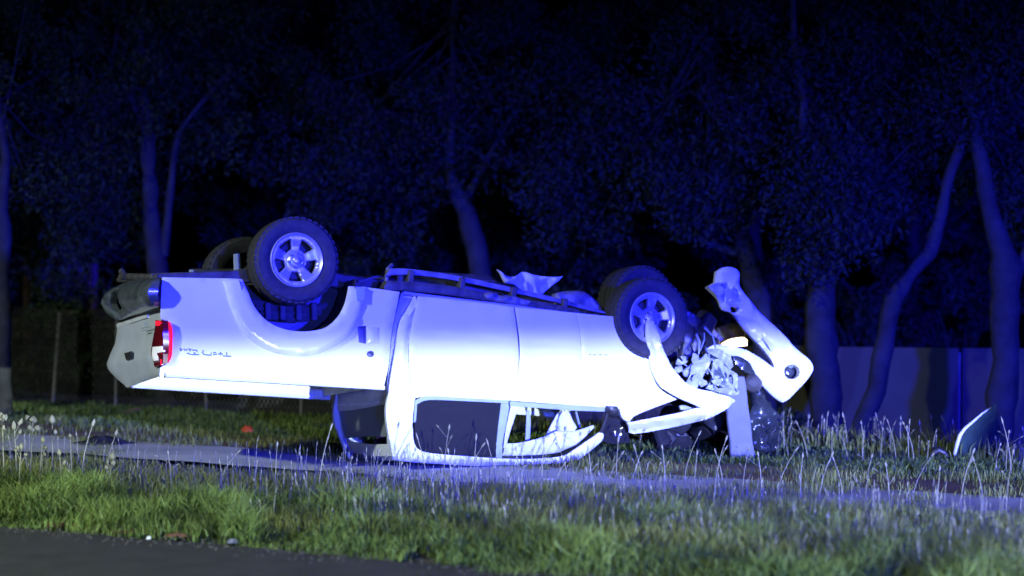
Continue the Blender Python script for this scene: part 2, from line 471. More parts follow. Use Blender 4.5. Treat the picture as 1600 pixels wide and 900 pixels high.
def clump(x, y, f=1.4, ph=0.): return noise.noise(Vector((x * f, y * f, ph)))
def h_edge(x, y, s):
    c = clump(x, y, 1.7, 2); r = sstep(15.45, 15.9, s)
    return (.05 + .12 * r) * (1 + 1.3 * c)
def k_edge(x, y, s):
    e = 15.5 + .42 * clump(x, y, 1.0, 8) + .16 * clump(x, y, 4, 3)
    return s > e and (clump(x, y, 2.6, 5) > -.38)
def stuff(name, parts, mat):
    V, q, t, c = parts
    return tag(link(name, np_mesh(name, V, q, t, c), mat), kind='stuff')
stuff('verge_grass', blades(52000, 15.3, 17.6, h_edge, .011, .75, k_edge), M['grass'])
def k_mid(x, y, s):
    if x < -2.3 and 17.3 < s < 18.2: return rng.random() < .22
    if s > 19.5: return rng.random() < max(0., (20.2 + .55 * clump(x, y, 1.1, 31) - s) / 1.0) * (.6 if abs(x) < 2 else .8)
    return True
def h_mid(x, y, s):
    k = sstep(-2.4, .5, x)
    return (.10 + .13 * k + .05 * clump(x, y, 1.2, 1)) * (1 - .62 * sstep(18.2, 20., s))
stuff('tall_grass', blades(58000, 16.3, 20.9, h_mid, .010, .45, k_mid), M['tall'])
stuff('strip_grass', blades(26000, 22.2, 24.4, lambda x, y, s: .07 + .04 * clump(x, y, 1.4, 6), .014, .6), M['grass'])
stuff('path_weeds', blades(11000, 19.9, 22.4, lambda x, y, s: .08 + .12 * max(0, clump(x, y, 1.5, 4)), .009, .5,
      lambda x, y, s: clump(x, y, 1.3, 11) > (.02 if s < 21 else -.22) and (x > .6 or s > 20.95 or x < -3.4)), M['tall'])
stuff('fence_grass', blades(9000, 24.0, 27.0, lambda x, y, s: .18 + .12 * clump(x, y, 1.4, 6), .012, .5, lambda x, y, s: x > -.5), M['tall'])

# dry stems among the grass
def stem_field(n, smin, smax, hlo, hhi, keep=None, wd=.006, head=.012):
    V = []; Q = []; T = []
    k = 0
    while k < n:
        s = random.uniform(smin, smax); t = random.uniform(-26, 6); p = st(s, t)
        if not in_view(p, .4) or (keep and not keep(p.x, p.y, s)): continue
        h = random.uniform(hlo, hhi); lx = random.gauss(0, .07) * h; b = len(V); z0 = gz(p.x, p.y)
        hw = wd / 2; tw = random.random()
        for f, q in ((0, 1), (.5, .85), (.8, .7)):
            xx = p.x + lx * f * f; V += [(xx - hw * q, p.y, z0 + h * f), (xx + hw * q, p.y + .002, z0 + h * f)]
        Q += [(b, b + 1, b + 3, b + 2), (b + 2, b + 3, b + 5, b + 4)]
        xx = p.x + lx * .9; V += [(xx - head / 2, p.y, z0 + h * .88), (xx + head / 2, p.y + .003, z0 + h * .9), (p.x + lx * 1.1, p.y, z0 + h), (p.x + lx * .64 , p.y+.001, z0 + h * .8)]
        Q += [(b + 9, b + 7, b + 8, b + 6)]; T += [tw] * 10; k += 1
    return np.array(V), np.array(Q), None, np.array(T)
def dens(x, y, s): return rng.random() < (.22 + .78 * sstep(-1.9, -.6, x)) * (.55 + .6 * max(-.3, clump(x, y, 1.5, 21)))
V, Q, _, T = stem_field(1500, 16.4, 19.8, .08, .30, dens, .0040, .0062)
tag(link('dry_stems', np_mesh('dry_stems', V, Q, None, T), M['dry']), kind='stuff')
V, Q, _, T = stem_field(150, 24.0, 25.2, .10, .34, lambda x, y, s: x > .6, .007, .013)
tag(link('fence_stems', np_mesh('fence_stems', V, Q, None, T), M['dry']), kind='stuff')

def stalk_mesh(name, h, lean, r, head_len, head_r, branches, seed):
    rnd = random.Random(seed); V = []; 
    mb = MB(); pts = [Vector((lean * h * f * f, .1 * lean * h * f, h * f)) for f in (0, .25, .5, .75, .95)]
    mb.tube(pts, [r, r * .95, r * .85, r * .7, r * .5], 5)
    def head(base, dr, ln, hr):
        u = dr.normalized(); ps = [base + u * ln * f for f in (-.1, .12, .4, .7, 1)]
        mb.tube(ps, [r * .5, hr * .75, hr, hr * .7, hr * .12], 6)
    d = (pts[-1] - pts[-2]); head(pts[-1], d, head_len, head_r)
    for i in range(branches):
        f = rnd.uniform(.55, .92); base = Vector((lean * h * f * f, .1 * lean * h * f, h * f))
        a = rnd.uniform(0, 2 * pi); dv = Vector((cos(a) * .55, sin(a) * .55, 1)).normalized(); bl = h * rnd.uniform(.10, .22)
        tip = base + dv * bl; mb.tube([base, base + dv * bl * .5 + Vector((0, 0, -.01)), tip], [r * .6, r * .5, r * .4], 4)
        head(tip, dv, head_len * rnd.uniform(.5, .9), head_r * rnd.uniform(.6, .95))
    me = mb.mesh(name, 60)
    a = me.attributes.new('tint', 'FLOAT', 'POINT'); a.data.foreach_set('value', [rnd.uniform(.3, 1)] * len(me.vertices))
    me.materials.append(M['dry']); return me
# pale weeds at the left edge: each one stands alone
weeds = [  # px, base py, top py, lean, head len, head r, branches, label
 (48, 745, 645, .05, .06, .034, 5, 'pale branching weed with the widest seed head, near the left edge'),
 (82, 742, 645, .0, .07, .028, 1, 'upright pale weed with one tulip-shaped seed head beside the widest weed'),
 (128, 748, 650, .20, .06, .015, 0, 'thin weed stalk leaning right with a slim pale bud, right of the tulip-shaped weed'),
 (166, 752, 667, .20, .055, .016, 0, 'rightmost thin leaning weed stalk with a slim pale bud below the tailgate'),
 (112, 750, 672, -.03, .03, .016, 0, 'short weed with a small round pale head between two leaning buds'),
 (26, 752, 655, -.04, .07, .02, 4, 'feathery pale weed just left of the widest seed head'),
 (6, 750, 640, -.03, .07, .026, 4, 'pale bushy weed cut by the left picture edge'),
 (62, 772, 680, .06, .05, .02, 3, 'low pale weed with drooping heads in front of the widest weed'),
 (97, 775, 700, -.06, .05, .02, 2, 'low whitish weed in front of the tulip-shaped one'),
 (170, 782, 705, .08, .06, .026, 3, 'stout pale weed head in front of the dark grass patch at left'),
 (30, 778, 690, .04, .05, .018, 3, 'low tangled weed near the bottom of the left weed patch'),
]
for i, (px, by, ty, ln, hlen, hr, br, lab) in enumerate(weeds):
    b = ground(px, by); h = (by - ty) / F * b.y - hlen * .6
    o = link('weed', stalk_mesh('weed', h, ln, .0055, hlen, hr, br, i), None); o.location = (b.x, b.y, gz(b.x, b.y) - .01)
    tag(o, lab, 'weed', 'pale weeds at the left edge')
# taller seed stalks across the verge, alike
pool = [stalk_mesh('grass_stalk', 1., ln, .0042, hl_, hr_, br, 40 + i) for i, (ln, hl_, hr_, br) in enumerate(
    [(.02, .12, .009, 0), (.1, .1, .008, 1), (-.08, .13, .007, 0), (.05, .09, .010, 3), (-.03, .1, .008, 2), (.16, .1, .009, 0)])]
spots = [(430, 768, 682), (498, 775, 650), (519, 770, 712), (540, 778, 705), (555, 770, 725), (574, 775, 700), (590, 780, 730), (610, 778, 716),
 (668, 770, 668), (692, 770, 650), (706, 772, 690), (724, 775, 680), (740, 770, 668), (760, 772, 700), (775, 770, 676), (790, 780, 720), (812, 778, 688),
 (835, 778, 672), (846, 780, 676), (862, 782, 715), (890, 775, 690), (905, 785, 725), (925, 780, 690), (946, 780, 700), (962, 775, 676), (985, 780, 700),
 (1005, 778, 690), (1022, 784, 716), (1040, 772, 690), (1068, 770, 668), (1085, 778, 700), (1116, 780, 672), (1130, 772, 698), (1160, 778, 690), (1190, 776, 700),
 (1215, 780, 690), (1250, 786, 700), (1280, 784, 696), (1318, 788, 706), (1352, 790, 700), (1390, 795, 715), (1425, 790, 700), (1465, 800, 722), (1500, 800, 690),
 (1538, 806, 705), (1572, 806, 690), (268, 765, 700), (343, 765, 698), (398, 760, 715)]
def stalk_label(kind, px, hh, noun):
    look = ('plain single', 'once forked', 'bare one headed', 'bushy many headed', 'twice forked', 'strongly bent')[kind]
    size = 'short' if hh < 52 else 'tall' if hh > 88 else 'middling'
    where = [w_ for lim, w_ in ((300, 'below the tail light'), (380, 'below the wheel arch'), (450, 'below the front end of the tub'), (525, 'left of the rear cab window'), (560, 'below the rear cab window'),
        (600, 'left of the white rear pillar'), (650, 'below the white rear pillar'), (700, 'before the left of the rear side window'), (745, 'before the middle of the rear side window'), (782, 'before the door pillars'),
        (850, 'before the open front window'), (912, 'below the pale airbag'), (955, 'below the front roof corner'), (1010, 'below the hanging windscreen'), (1050, 'below the bent bonnet edge'), (1100, 'left of the slab post'),
        (1145, 'before the foot of the slab post'), (1205, 'right of the slab post'), (1245, 'below the bumper end'), (1300, 'before the thickest trunk'), (1340, 'right of the thickest trunk'), (1385, 'before the slim trunk foot'),
        (1415, 'right of the slim trunk foot'), (1440, 'before the middle fence panel'), (1480, 'left of the torn dark panel'), (1545, 'before the torn dark panel'), (1585, 'before the bulging trunk'), (9999, 'at the right picture edge')) if px < lim][0]
    return f'{size} {look} dry {noun} {where}'
for i, (px, by, ty) in enumerate(spots):
    b = ground(px, by); h = (by - ty) / F * b.y; o = link('grass_stalk', pool[i % len(pool)], None)
    o.location = (b.x, b.y, gz(b.x, b.y) - .01); o.scale = (1., 1., h / 1.1); o.rotation_euler.z = random.uniform(-.6, .6)
    tag(o, stalk_label(i % len(pool), px, (by - ty), 'grass stalk'), 'grass stalk', 'dry seed stalks along the verge')
rspots = [(1215, 712, 660), (1232, 714, 668), (1262, 716, 650), (1300, 718, 668), (1325, 720, 655), (1348, 720, 672), (1376, 722, 662), (1400, 722, 650),
          (1428, 724, 652), (1420, 722, 660), (1448, 726, 684), (1556, 738, 690), (1572, 740, 668), (1580, 742, 650), (1598, 742, 660), (1040, 702, 668), (1060, 704, 672), (1000, 700, 664), (1090, 705, 668)]
for i, (px, by, ty) in enumerate(rspots):
    b = ground(px, by); h = (by - ty) / F * b.y; o = link('fence_weed', pool[(i * 5 + 3) % len(pool)], None)
    o.location = (b.x, b.y, gz(b.x, b.y) - .01); o.scale = (random.uniform(.5, 1.3), 1.2, h / 1.1); o.rotation_euler.z = random.uniform(0, 6.28)
    tag(o, stalk_label((i * 5 + 3) % len(pool), px, (by - ty), 'kerb weed'), 'weed', 'dry weeds along the far kerb')

# loose gravel along the ragged asphalt edge
V = []; Q = []; TT = []
for k in range(2600):
    s_ = 15.45 + random.gauss(0, .16); p = st(s_, random.uniform(-22, 0), .012)
    if not in_view(p, .5): continue
    r = random.uniform(.004, .013); b = len(V); a0 = random.uniform(0, 6)
    for i in range(4): V.append((p.x + r * cos(a0 + i * 1.57) * random.uniform(.7, 1.2), p.y + r * sin(a0 + i * 1.57) * random.uniform(.7, 1.2), p.z - .002))
    V.append((p.x, p.y, p.z + r * .8)); TT += [(b + i, b + (i + 1) % 4, b + 4) for i in range(4)]
tag(link('edge_gravel', np_mesh('edge_gravel', np.array(V), None, np.array(TT)), M['pebble']), kind='stuff')

# ================================================================== FENCES AND TREES
fe = empty('panel_fence', atd(1240, 560, 32.2), 'grey sheet fence with a dark joint behind the bare trunks at right', 'fence')
fe.location.z = -.55
fd = Vector((cos(radians(11)), -sin(radians(11)), 0)); f0 = Vector((fe.location.x, fe.location.y, 0))
ftop = atd(1240, 541, 32.2).z
joints = [-3.9, -2.55, -1.2, .42, 1.75, 3.3, 4.65, 6.0]
for a, b in zip(joints[:-1], joints[1:]):
    mb = MB(); n = 12; vs = []; h = ftop + .55
    ln = b - a - .035
    for i in range(n + 1):
        for z in (0, h * .33, h * .66, h):
            vs.append(fd * (a + ln * i / n) + Vector((0, 0, z + .004 * sin(a * 9))) + fd.cross(Vector((0, 0, 1))) * (.006 * sin(i * 1.7 + a)))
    fs = [(i * 4 + j, (i + 1) * 4 + j, (i + 1) * 4 + j + 1, i * 4 + j + 1) for i in range(n) for j in range(3)]
    k = len(vs); off = fd.cross(Vector((0, 0, 1))) * -.04
    vs += [v + off for v in vs]; fs += [tuple(k + q for q in f[::-1]) for f in fs]
    for i in range(n):
        fs.append((i * 4 + 3, (i + 1) * 4 + 3, k + (i + 1) * 4 + 3, k + i * 4 + 3))
    for i in (0, n): fs.append((i * 4, i * 4 + 3, k + i * 4 + 3, k + i * 4))
    mb.add(vs, fs); mb.build('fence_panel', M['fence'], fe, 30)
for a in joints[1:-1]:
    mb = MB(); mb.box(fd * (a - .017) + fd.cross(Vector((0, 0, 1))) * -.07 + Vector((0, 0, (ftop + .5) / 2)), (.05, .05, ftop + .5)); mb.build('fence_post', M['plastic'], fe)

wf = empty('wire_fence', (0, 0, 0), 'dark wire netting fence with thin leaning posts behind the upturned tub', 'fence')
def wp(t, z): p = st(24.5, t, z); return p
t0w = (-5.6 - NX.x * 24.5) / UX.x
for i, (px, lean) in enumerate([(-40, 0), (82, .05), (180, 0), (322, -.03), (470, 0), (620, 0)]):
    # where the fence line crosses this picture column
    r = ray(px, 500); k = 24.5 / (r.x * NX.x + r.y * NX.y); b = Vector((r.x * k, r.y * k, -.05))
    mb = MB(); mb.tube([b, b + Vector((lean * 1.2 + .02, 0, 1.08 if i != 1 else 1.02))], [.022 if i == 1 else .016] * 2, 8); mb.build('post', M['post'], wf)
ra = ray(-120, 500); rb = ray(660, 500)
A = Vector((ra.x, ra.y, 0)) * (24.5 / (ra.x * NX.x + ra.y * NX.y)); B = Vector((rb.x, rb.y, 0)) * (24.5 / (rb.x * NX.x + rb.y * NX.y))
for z in (.1, .35, .6, .85, 1.02):
    mb = MB(); mb.tube([A.lerp(B, f) + Vector((0, 0, z - .02 * sin(pi * ((f * 5) % 1)))) for f in np.linspace(0, 1, 26)], .004, 4); mb.build('wire', M['wire'], wf)
V = []; Q = []
for sgn in (1, -1):
    for i in np.arange(-12, 130):
        f0_, f1_ = i / 118, (i + sgn * 11) / 118
        if min(f0_, f1_) < 0 or max(f0_, f1_) > 1: continue
        p, q = A.lerp(B, f0_) + Vector((0, 0, 0)), A.lerp(B, f1_) + Vector((0, 0, 1.0)); k = len(V)
        V += [p + Vector((-.003, 0, 0)), p + Vector((.003, 0, 0)), q + Vector((.003, .002, 0)), q + Vector((-.003, .002, 0))]; Q.append((k, k + 1, k + 2, k + 3))
o = link('netting', np_mesh('netting', np.array([tuple(v) for v in V]), np.array(Q)), M['wire'], wf); tag(o, kind='stuff')

sh = empty('timber_frame', atd(90, 600, 37), 'faint brown timber frame of beam and posts behind the left trees', 'shelter')
sh.location.z = 0
def shp(px, py): p = atd(px, py, 37); return p - sh.location
mb = MB(); mb.tube([shp(38, 386), shp(118, 383)], .06, 4); mb.build('beam', M['timber'], sh, 0)
for px, top in ((42, 400), (72, 388), (105, 392), (146, 412)):
    mb = MB(); b = shp(px, top); mb.tube([Vector((b.x, 0, 0)), b], .05, 4); mb.build('post', M['timber'], sh, 0)
for (a, b) in (((72, 390), (48, 448)), ((105, 395), (140, 445))):
    mb = MB(); mb.tube([shp(*a), shp(*b)], .03, 4); mb.build('brace', M['timber'], sh, 0)

def leaves(n, centers, radii, size, aspect=.42, seed=0, tbias=.0):
    r = np.random.default_rng(seed)
    C = np.asarray(centers); R = np.asarray(radii); idx = r.integers(0, len(C), n)
    d = r.normal(0, 1, (n, 3)); d /= np.linalg.norm(d, axis=1)[:, None]
    P = C[idx] + d * (R[idx] * r.random(n) ** .45)[:, None] * np.array([1, 1, .75])
    a = r.normal(0, 1, (n, 3)); a[:, 2] -= .5; a /= np.linalg.norm(a, axis=1)[:, None]
    b = np.cross(a, r.normal(0, 1, (n, 3))); b /= np.linalg.norm(b, axis=1)[:, None]
    s = size * r.uniform(.5, 1.5, n)[:, None]
    V = np.stack([P - a * s * .5, P + b * s * aspect * .5, P + a * s * .5, P - b * s * aspect * .5], 1)
    q = (np.arange(n) * 4)[:, None] + np.arange(4)[None]
    ct = r.uniform(.1, .75, len(C))
    t = np.clip(ct[idx] + r.normal(0, .18, n) + tbias, 0, 1)
    return V.reshape(-1, 3), q, np.repeat(t, 4)
def tree(name, label, D, trunk, limbs, crowns, nleaf, leafmat, seed, base_z=0., lsize=.085, nclump=34, group='trees behind the wreck'):
    """trunk: [(px,py,halfwidth px)] from the base up; crowns: [(px,py,rx m,rz m,depth)]"""
    rnd = random.Random(seed)
    b0 = atd(trunk[0][0], trunk[0][1], D); base = Vector((b0.x, b0.y, base_z))
    root = empty(name, base, label, 'tree', group)
    def path(pts, low=None):
        P = [atd(x, y, D) - base for x, y, _ in pts]; R = [h * D / F for _, _, h in pts]
        if low: P.insert(0, Vector((P[0].x + .02, 0, -.15))); R.insert(0, R[0] * 1.25)
        Q = []; S = []
        for i in range(len(P) - 1):
            k = max(2, int((P[i + 1] - P[i]).length / .12))
            for j in range(k):
                f = j / k; p = P[i].lerp(P[i + 1], f); r = R[i] + (R[i + 1] - R[i]) * f
                w_ = noise.noise_vector((p + base) * 2.2) * r * .5
                Q.append(p + Vector((w_.x, w_.y, 0))); S.append(r * (1 + .30 * noise.noise((p + base) * 5) + .12 * noise.noise((p + base) * 13)))
        Q.append(P[-1]); S.append(R[-1]); return Q, S
    mb = MB(); q, s = path(trunk, True)
    # carry the trunk on up into the crown
    top = q[-1]; r0 = s[-1]; dv = (q[-1] - q[-4]).normalized()
    for k in range(1, 7):
        q.append(top + dv * .45 * k + Vector((rnd.gauss(0, .05), rnd.gauss(0, .05), .1 * k))); s.append(r0 * (.75 - k / 10))
    mb.tube(q, s, 10); mb.build('trunk', M['bark'], root, 60)
    for lb in limbs:
        mb = MB(); q2, s2 = path(lb); mb.tube(q2, s2, 7); mb.build('limb', M['bark'], root, 60)
    C = []; R = []
    for (px, py, rx, rz, dp) in crowns:
        c = atd(px, py, D + dp) - base
        for _ in range(nclump):
            v = Vector((rnd.gauss(0, 1), rnd.gauss(0, 1), rnd.gauss(0, 1))).normalized() * rnd.random() ** .33
            C.append(c + Vector((v.x * rx, v.y * rx * .8, v.z * rz))); R.append(rnd.uniform(.22, .5))
    # twigs to some clumps
    mb = MB()
    for c in C[::7]:
        a = top + dv * rnd.uniform(0, 1.6); m_ = a.lerp(c, .5) + Vector((0, 0, -.12)); mb.tube([a, m_, c], [.014, .010, .004], 4)
    mb.build('branches', M['bark'], root, 60)
    V, qd, t = leaves(int(nleaf * 1.5), [tuple(c) for c in C], R, lsize * .78, .42, seed)
    link('crown', np_mesh('crown', V, qd, None, t), leafmat, root)
    return root
BASE = lambda px, D: (px, 690)
tree('gum_tree', 'tree with a dark blue trunk cut by the left picture edge', 31.5, [(4, 640, 15), (4, 540, 15), (2, 420, 14), (0, 330, 12)],
     [], [(20, 120, 1.5, 1.5, 1.0), (-120, 0, 1.5, 1.5, .5)], 9000, M['leafgreen'], 1)
tree('gum_tree', 'tree with pale edged upright trunk rising behind the upturned tub', 33, [(262, 640, 19), (254, 520, 18), (248, 430, 17), (238, 340, 13), (232, 250, 13), (224, 150, 8), (218, 50, 6)],
     [[(256, 400, 9), (264, 320, 7), (272, 240, 6), (280, 205, 5)], [(280, 205, 4), (318, 155, 4), (360, 110, 3)], [(228, 210, 6), (204, 150, 5), (170, 90, 3)]],
     [(190, 150, .75, 1.0, -.3), (330, 120, 1.2, 1.0, .6), (150, 330, .45, .5, .5), (250, -60, 1.6, 1.0, 0)], 15000, M['leafgreen'], 2)
tree('gum_tree', 'tree with a short crooked trunk seen above the middle of the wreck', 33, [(768, 640, 22), (762, 520, 19), (755, 430, 17), (742, 380, 16), (728, 330, 14), (715, 305, 12), (703, 265, 8), (705, 200, 6)],
     [[(722, 320, 7), (760, 250, 5), (800, 180, 4)]], [(700, 130, 1.6, 1.1, 0), (560, 230, 1.1, 1.1, .4), (860, 200, 1.2, 1.2, .6)], 20000, M['leaf'], 3)
tree('gum_tree', 'leaning tree whose trunk rises behind the torn bumper', 31.5, [(1215, 690, 20), (1195, 560, 18), (1185, 470, 17), (1165, 390, 16), (1150, 320, 13), (1135, 260, 10), (1125, 190, 7)],
     [[(1150, 395, 7), (1118, 385, 6), (1090, 372, 4)]], [(1075, 300, .5, .45, -.4), (1080, 120, 1.7, 1.1, .2), (960, 260, 1.1, 1.0, .7), (1200, 160, 1.1, 1., .5)], 20000, M['leaf'], 4, -.3)
tree('gum_tree', 'tree with the thickest straight trunk just right of the bumper end', 30.5, [(1299, 700, 27), (1292, 600, 24), (1286, 500, 24), (1282, 435, 22), (1276, 400, 17), (1268, 330, 12)],
     [[(1278, 430, 10), (1256, 370, 8), (1240, 300, 5)]], [(1285, 330, .55, .6, -.5), (1280, 130, 1.3, 1.2, .2), (1330, 250, .8, .8, .7)], 15000, M['leaf'], 5, -.4)
tree('gum_tree', 'slim tree with a trunk leaning strongly to the right in front of the fence', 30.2, [(1340, 700, 18), (1368, 610, 16), (1384, 520, 14), (1396, 465, 14), (1420, 430, 12), (1452, 395, 11), (1470, 330, 10), (1496, 240, 9)],
     [], [(1480, 80, 1.2, .9, .2), (1400, 240, .7, .7, .8)], 11000, M['leaf'], 6, -.45)
tree('gum_tree', 'thick tree with a bulge on its trunk near the right picture edge', 30, [(1556, 705, 26), (1566, 600, 24), (1570, 500, 23), (1572, 420, 26), (1558, 370, 19), (1545, 320, 16), (1530, 240, 12), (1524, 190, 10)],
     [[(1585, 440, 10), (1600, 400, 8), (1640, 330, 6)]], [(1540, 60, 1.4, 1.0, .3), (1640, 250, .9, 1., .6)], 15000, M['leaf'], 7, -.45)
back = [(60, 260, 'dark sprawling tree far behind the left timber frame', 'leafgreen', 2.0), (420, 250, 'dense dark tree above the rear wheel in the second row', 'leaf', 2.0),
        (640, 260, 'dense blue-dark tree filling the gap above the middle of the wreck', 'leaf', 2.0), (880, 260, 'broad dark tree above the front wheels in the second row', 'leaf', 2.2),
        (1180, 260, 'broad dark tree behind the torn bumper in the second row', 'leaf', 2.1), (1430, 240, 'dark tree in the second row between the right leaning trunks', 'leaf', 2.0), (1660, 230, 'dark tree in the second row at the right picture edge', 'leaf', 2.0)]
for i, (px, py, lab, mt, r) in enumerate(back):
    D = 37 + (i % 3) * 1.2
    tree('bushy_tree', lab, D, [(px, 600, 16), (px + 8, 480, 15), (px - 4, 360, 12), (px + 10, 260, 8)], [], [(px, 170, r, 1.5, 0), (px + 20, 330, r * .9, .9, .3), (px - 20, 10, r * .9, 1.2, .2)], 13000, M[mt], 20 + i,
         -.2, .10, 26, 'second row of dark trees')
def shrub(px, py, D, rx, rz, n, mat, seed, label):
    b = atd(px, py, D); base = Vector((b.x, b.y, max(-.5, gz(b.x, b.y)))); root = empty('shrub', base, label, 'shrub', 'dark shrubs behind the wreck'); rnd = random.Random(seed)
    C = []; R = []
    for _ in range(26):
        a = rnd.uniform(0, 2 * pi); rr = rnd.random() ** .5; z = rnd.random()
        C.append((cos(a) * rr * rx * (1 - .4 * z), sin(a) * rr * rx * .7, rz * (.08 + .9 * z))); R.append(rnd.uniform(.14, .3))
    mb = MB()
    for c in C[::2]: mb.tube([(0, 0, -.05), (c[0] * .4, c[1] * .4, c[2] * .6), c], [.014, .01, .004], 4)
    mb.build('stems', M['bark'], root, 60)
    V, q, t = leaves(n, C, R, .07, .45, seed); link('foliage', np_mesh('foliage', V, q, None, t), mat, root)
for i, (px, py, D, rx, rz, mt, lab) in enumerate([
    (40, 640, 34.5, .9, 1.3, 'leafgreen', 'dark olive shrub under the timber frame at far left'), (150, 640, 34, .8, 1.5, 'leafgreen', 'olive shrub behind the leaning fence post, left of the tailgate'),
    (330, 640, 34.5, 1.0, 1.3, 'leafgreen', 'dark shrub behind the tub and rear wheels'), (480, 640, 34.5, 1.0, 1.7, 'leafgreen', 'tall dark shrub right of the rear wheel'),
    (620, 640, 35, 1.0, 1.6, 'leaf', 'dark shrub behind the rear doors'), (840, 640, 35, 1.1, 1.7, 'leaf', 'dark shrub behind the pale torn sheet'),
    (1000, 640, 35, 1.0, 1.6, 'leaf', 'dark shrub behind the front wheels'), (1180, 640, 35.5, 1.0, 1.9, 'leaf', 'dark shrub rising behind the torn bumper'),
    (1350, 640, 35.5, 1.0, 2.0, 'leaf', 'dark shrub over the fence between the thick and slim trunks'), (1500, 640, 35.5, 1.0, 2.1, 'leaf', 'dark shrub over the fence joint near the right edge'), (1640, 640, 35.5, .9, 2.0, 'leaf', 'dark shrub over the fence cut by the right picture edge'), (1235, 690, 30.0, .28, .45, 'leafgreen', 'small olive shrub at the foot of the thick straight trunk')]):
    shrub(px, py, D, rx, rz, 7000 if rx > .5 else 1500, M[mt], 60 + i, lab)

# ================================================================== THE OVERTURNED PICKUP
T = empty('pickup_truck', (0, 0, 0), 'overturned white dual cab pickup lying on its roof, front crushed', 'pickup truck')
T.matrix_world = TM
def ss(a, b, x): return sstep(a, b, x)
def cabprof(z):
    y = 0.
    if z < .54: y += .20 * (1 - z / .54) ** 1.15
    if z > 1.05: y += .10 * ((z - 1.05) / .4) ** 2
    return y
def tubprof(z):
    y = .012
    if z > 1.15: y += .075 * ((z - 1.15) / .4) ** 2
    return y
# ---- tub
ARCH = [(379, 436), (388, 456), (397, 477), (412, 496), (433, 510), (460, 517), (487, 517), (511, 511), (529, 495), (539, 477), (544, 459), (546, 447)]
tub = [(254, 433), (300, 434), (360, 435)] + ARCH + [(575, 449), (625, 456), (620, 483), (612, 525), (608, 570), (600, 605), (480, 599), (360, 592), (250, 587),
       (251, 574), (264, 566), (269, 552), (270, 520), (264, 502), (252, 498), (252, 475)]
sheet('tub_side', tub, M['white'], T, prof=tubprof, th=.02, roll=.014, sp=9)
flare = ARCH[::-1] + [(372, 435), (351, 437), (361, 475), (377, 512), (401, 537), (439, 553), (487, 556), (527, 540), (551, 521), (564, 491), (570, 464), (572, 448)]
sheet('wheel_arch_flare', flare, M['white'], T, y=-.028, prof=tubprof, th=.03, roll=.02, sp=7)
sheet('tub_side', tub, M['white'], T, prof=tubprof, th=.05, roll=.014, sp=22, mirror=True, mw=W - .1) if 0 else sheet('tub_side', [(max(p[0], 266), p[1]) for p in tub], M['white'], T, prof=tubprof, th=.05, roll=.014, sp=22, mirror=True, mw=W - .1)
fl = sheet('fuel_flap', [(573, 510), (590, 511), (591, 535), (573, 537)], M['white'], T, y=-.012, prof=tubprof, th=.012, roll=.006, sp=6)
sheet('fuel_filler_recess', [(559, 510), (572, 509), (572, 537), (561, 535)], M['plastic'], T, y=-.006, prof=tubprof, th=.01, roll=.004, sp=6)
sheet('rubber_plug', [(573, 553), (575, 549), (579, 548), (583, 549), (585, 553), (583, 557), (579, 558), (575, 557)], M['plastic'], T, y=-.006, prof=tubprof, th=.01, roll=.006, sp=4)
sheet('mud_flap', [(556, 448), (571, 449), (569, 470), (558, 470)], M['belt'], T, y=-.04, prof=tubprof, th=.02, roll=.004, sp=8)
def lz(px, py): return L(px, py)
xr = lz(253, 586).x; xf = lz(604, 606).x; zr = lz(243, 586).z; zf = lz(604, 606).z
zt = lz(255, 433).z
def slab(name, pts, mat, parent=T, th=Vector((0, 0, .03)), crush=False):
    """thick quad grid through four corners"""
    a, b, c, d = [Vector(p) for p in pts]; n = 8; vs = []
    for i in range(n + 1):
        for j in range(n + 1):
            p = a.lerp(b, i / n).lerp(d.lerp(c, i / n), j / n); vs.append(p)
    k = len(vs); vs += [v + th for v in vs]
    if crush:
        for i, v in enumerate(vs):
            q = TM @ v
            if q.z < .01: q.z = .01 + .02 * (i >= k); vs[i] = TI @ q
    fs = [(i * (n + 1) + j, (i + 1) * (n + 1) + j, (i + 1) * (n + 1) + j + 1, i * (n + 1) + j + 1) for i in range(n) for j in range(n)]
    fs += [tuple(k + q for q in f[::-1]) for f in fs]
    ed = [(i * (n + 1)) for i in range(n + 1)] + [n * (n + 1) + j for j in range(1, n + 1)] + [i * (n + 1) + n for i in range(n - 1, -1, -1)] + [j for j in range(n - 1, 0, -1)]
    for i in range(len(ed)):
        p, q = ed[i], ed[(i + 1) % len(ed)]; fs.append((p, q, k + q, k + p))
    mb = MB(); mb.add(vs, fs); return mb.build(name, mat, parent, 40)
# tub floor (upside down: it is the lid now), front bulkhead, rail caps
slab('tub_floor', [(xr + .03, .54, zr + .50), (xf - .05, .54, zf + .50), (xf - .05, W - .06, zf + .50), (xr + .03, W - .06, zr + .50)], M['dirty'])
slab('tub_bulkhead', [(xf - .09, .06, zf + .015), (xf - .09, W - .06, zf + .015), (xf - .03, W - .06, zf + .50), (xf - .03, .06, zf + .50)], M['dirty'], th=Vector((.03, 0, 0)))
for yy in (.03, W - .13):
    mb = MB(); p0 = Vector((xr + (.03 if yy < .5 else .12), yy, zr + .005)); p1 = Vector((xf - .02, yy, zf + .005))
    n = 14; vs = []
    for i in range(n + 1):
        p = p0.lerp(p1, i / n)
        for (dy, dz) in ((-.045, .012), (-.05, -.004), (-.035, -.022), (.035, -.022), (.05, -.004), (.045, .012)): vs.append(p + Vector((0, dy, dz)))
    mb.add(vs, [(i * 6 + j, i * 6 + j + 1, (i + 1) * 6 + j + 1, (i + 1) * 6 + j) for i in range(n) for j in range(5)] + [(0, 1, 2, 3, 4, 5), tuple(n * 6 + j for j in range(6))])
    mb.build('tub_rail', M['white'], T, 40)
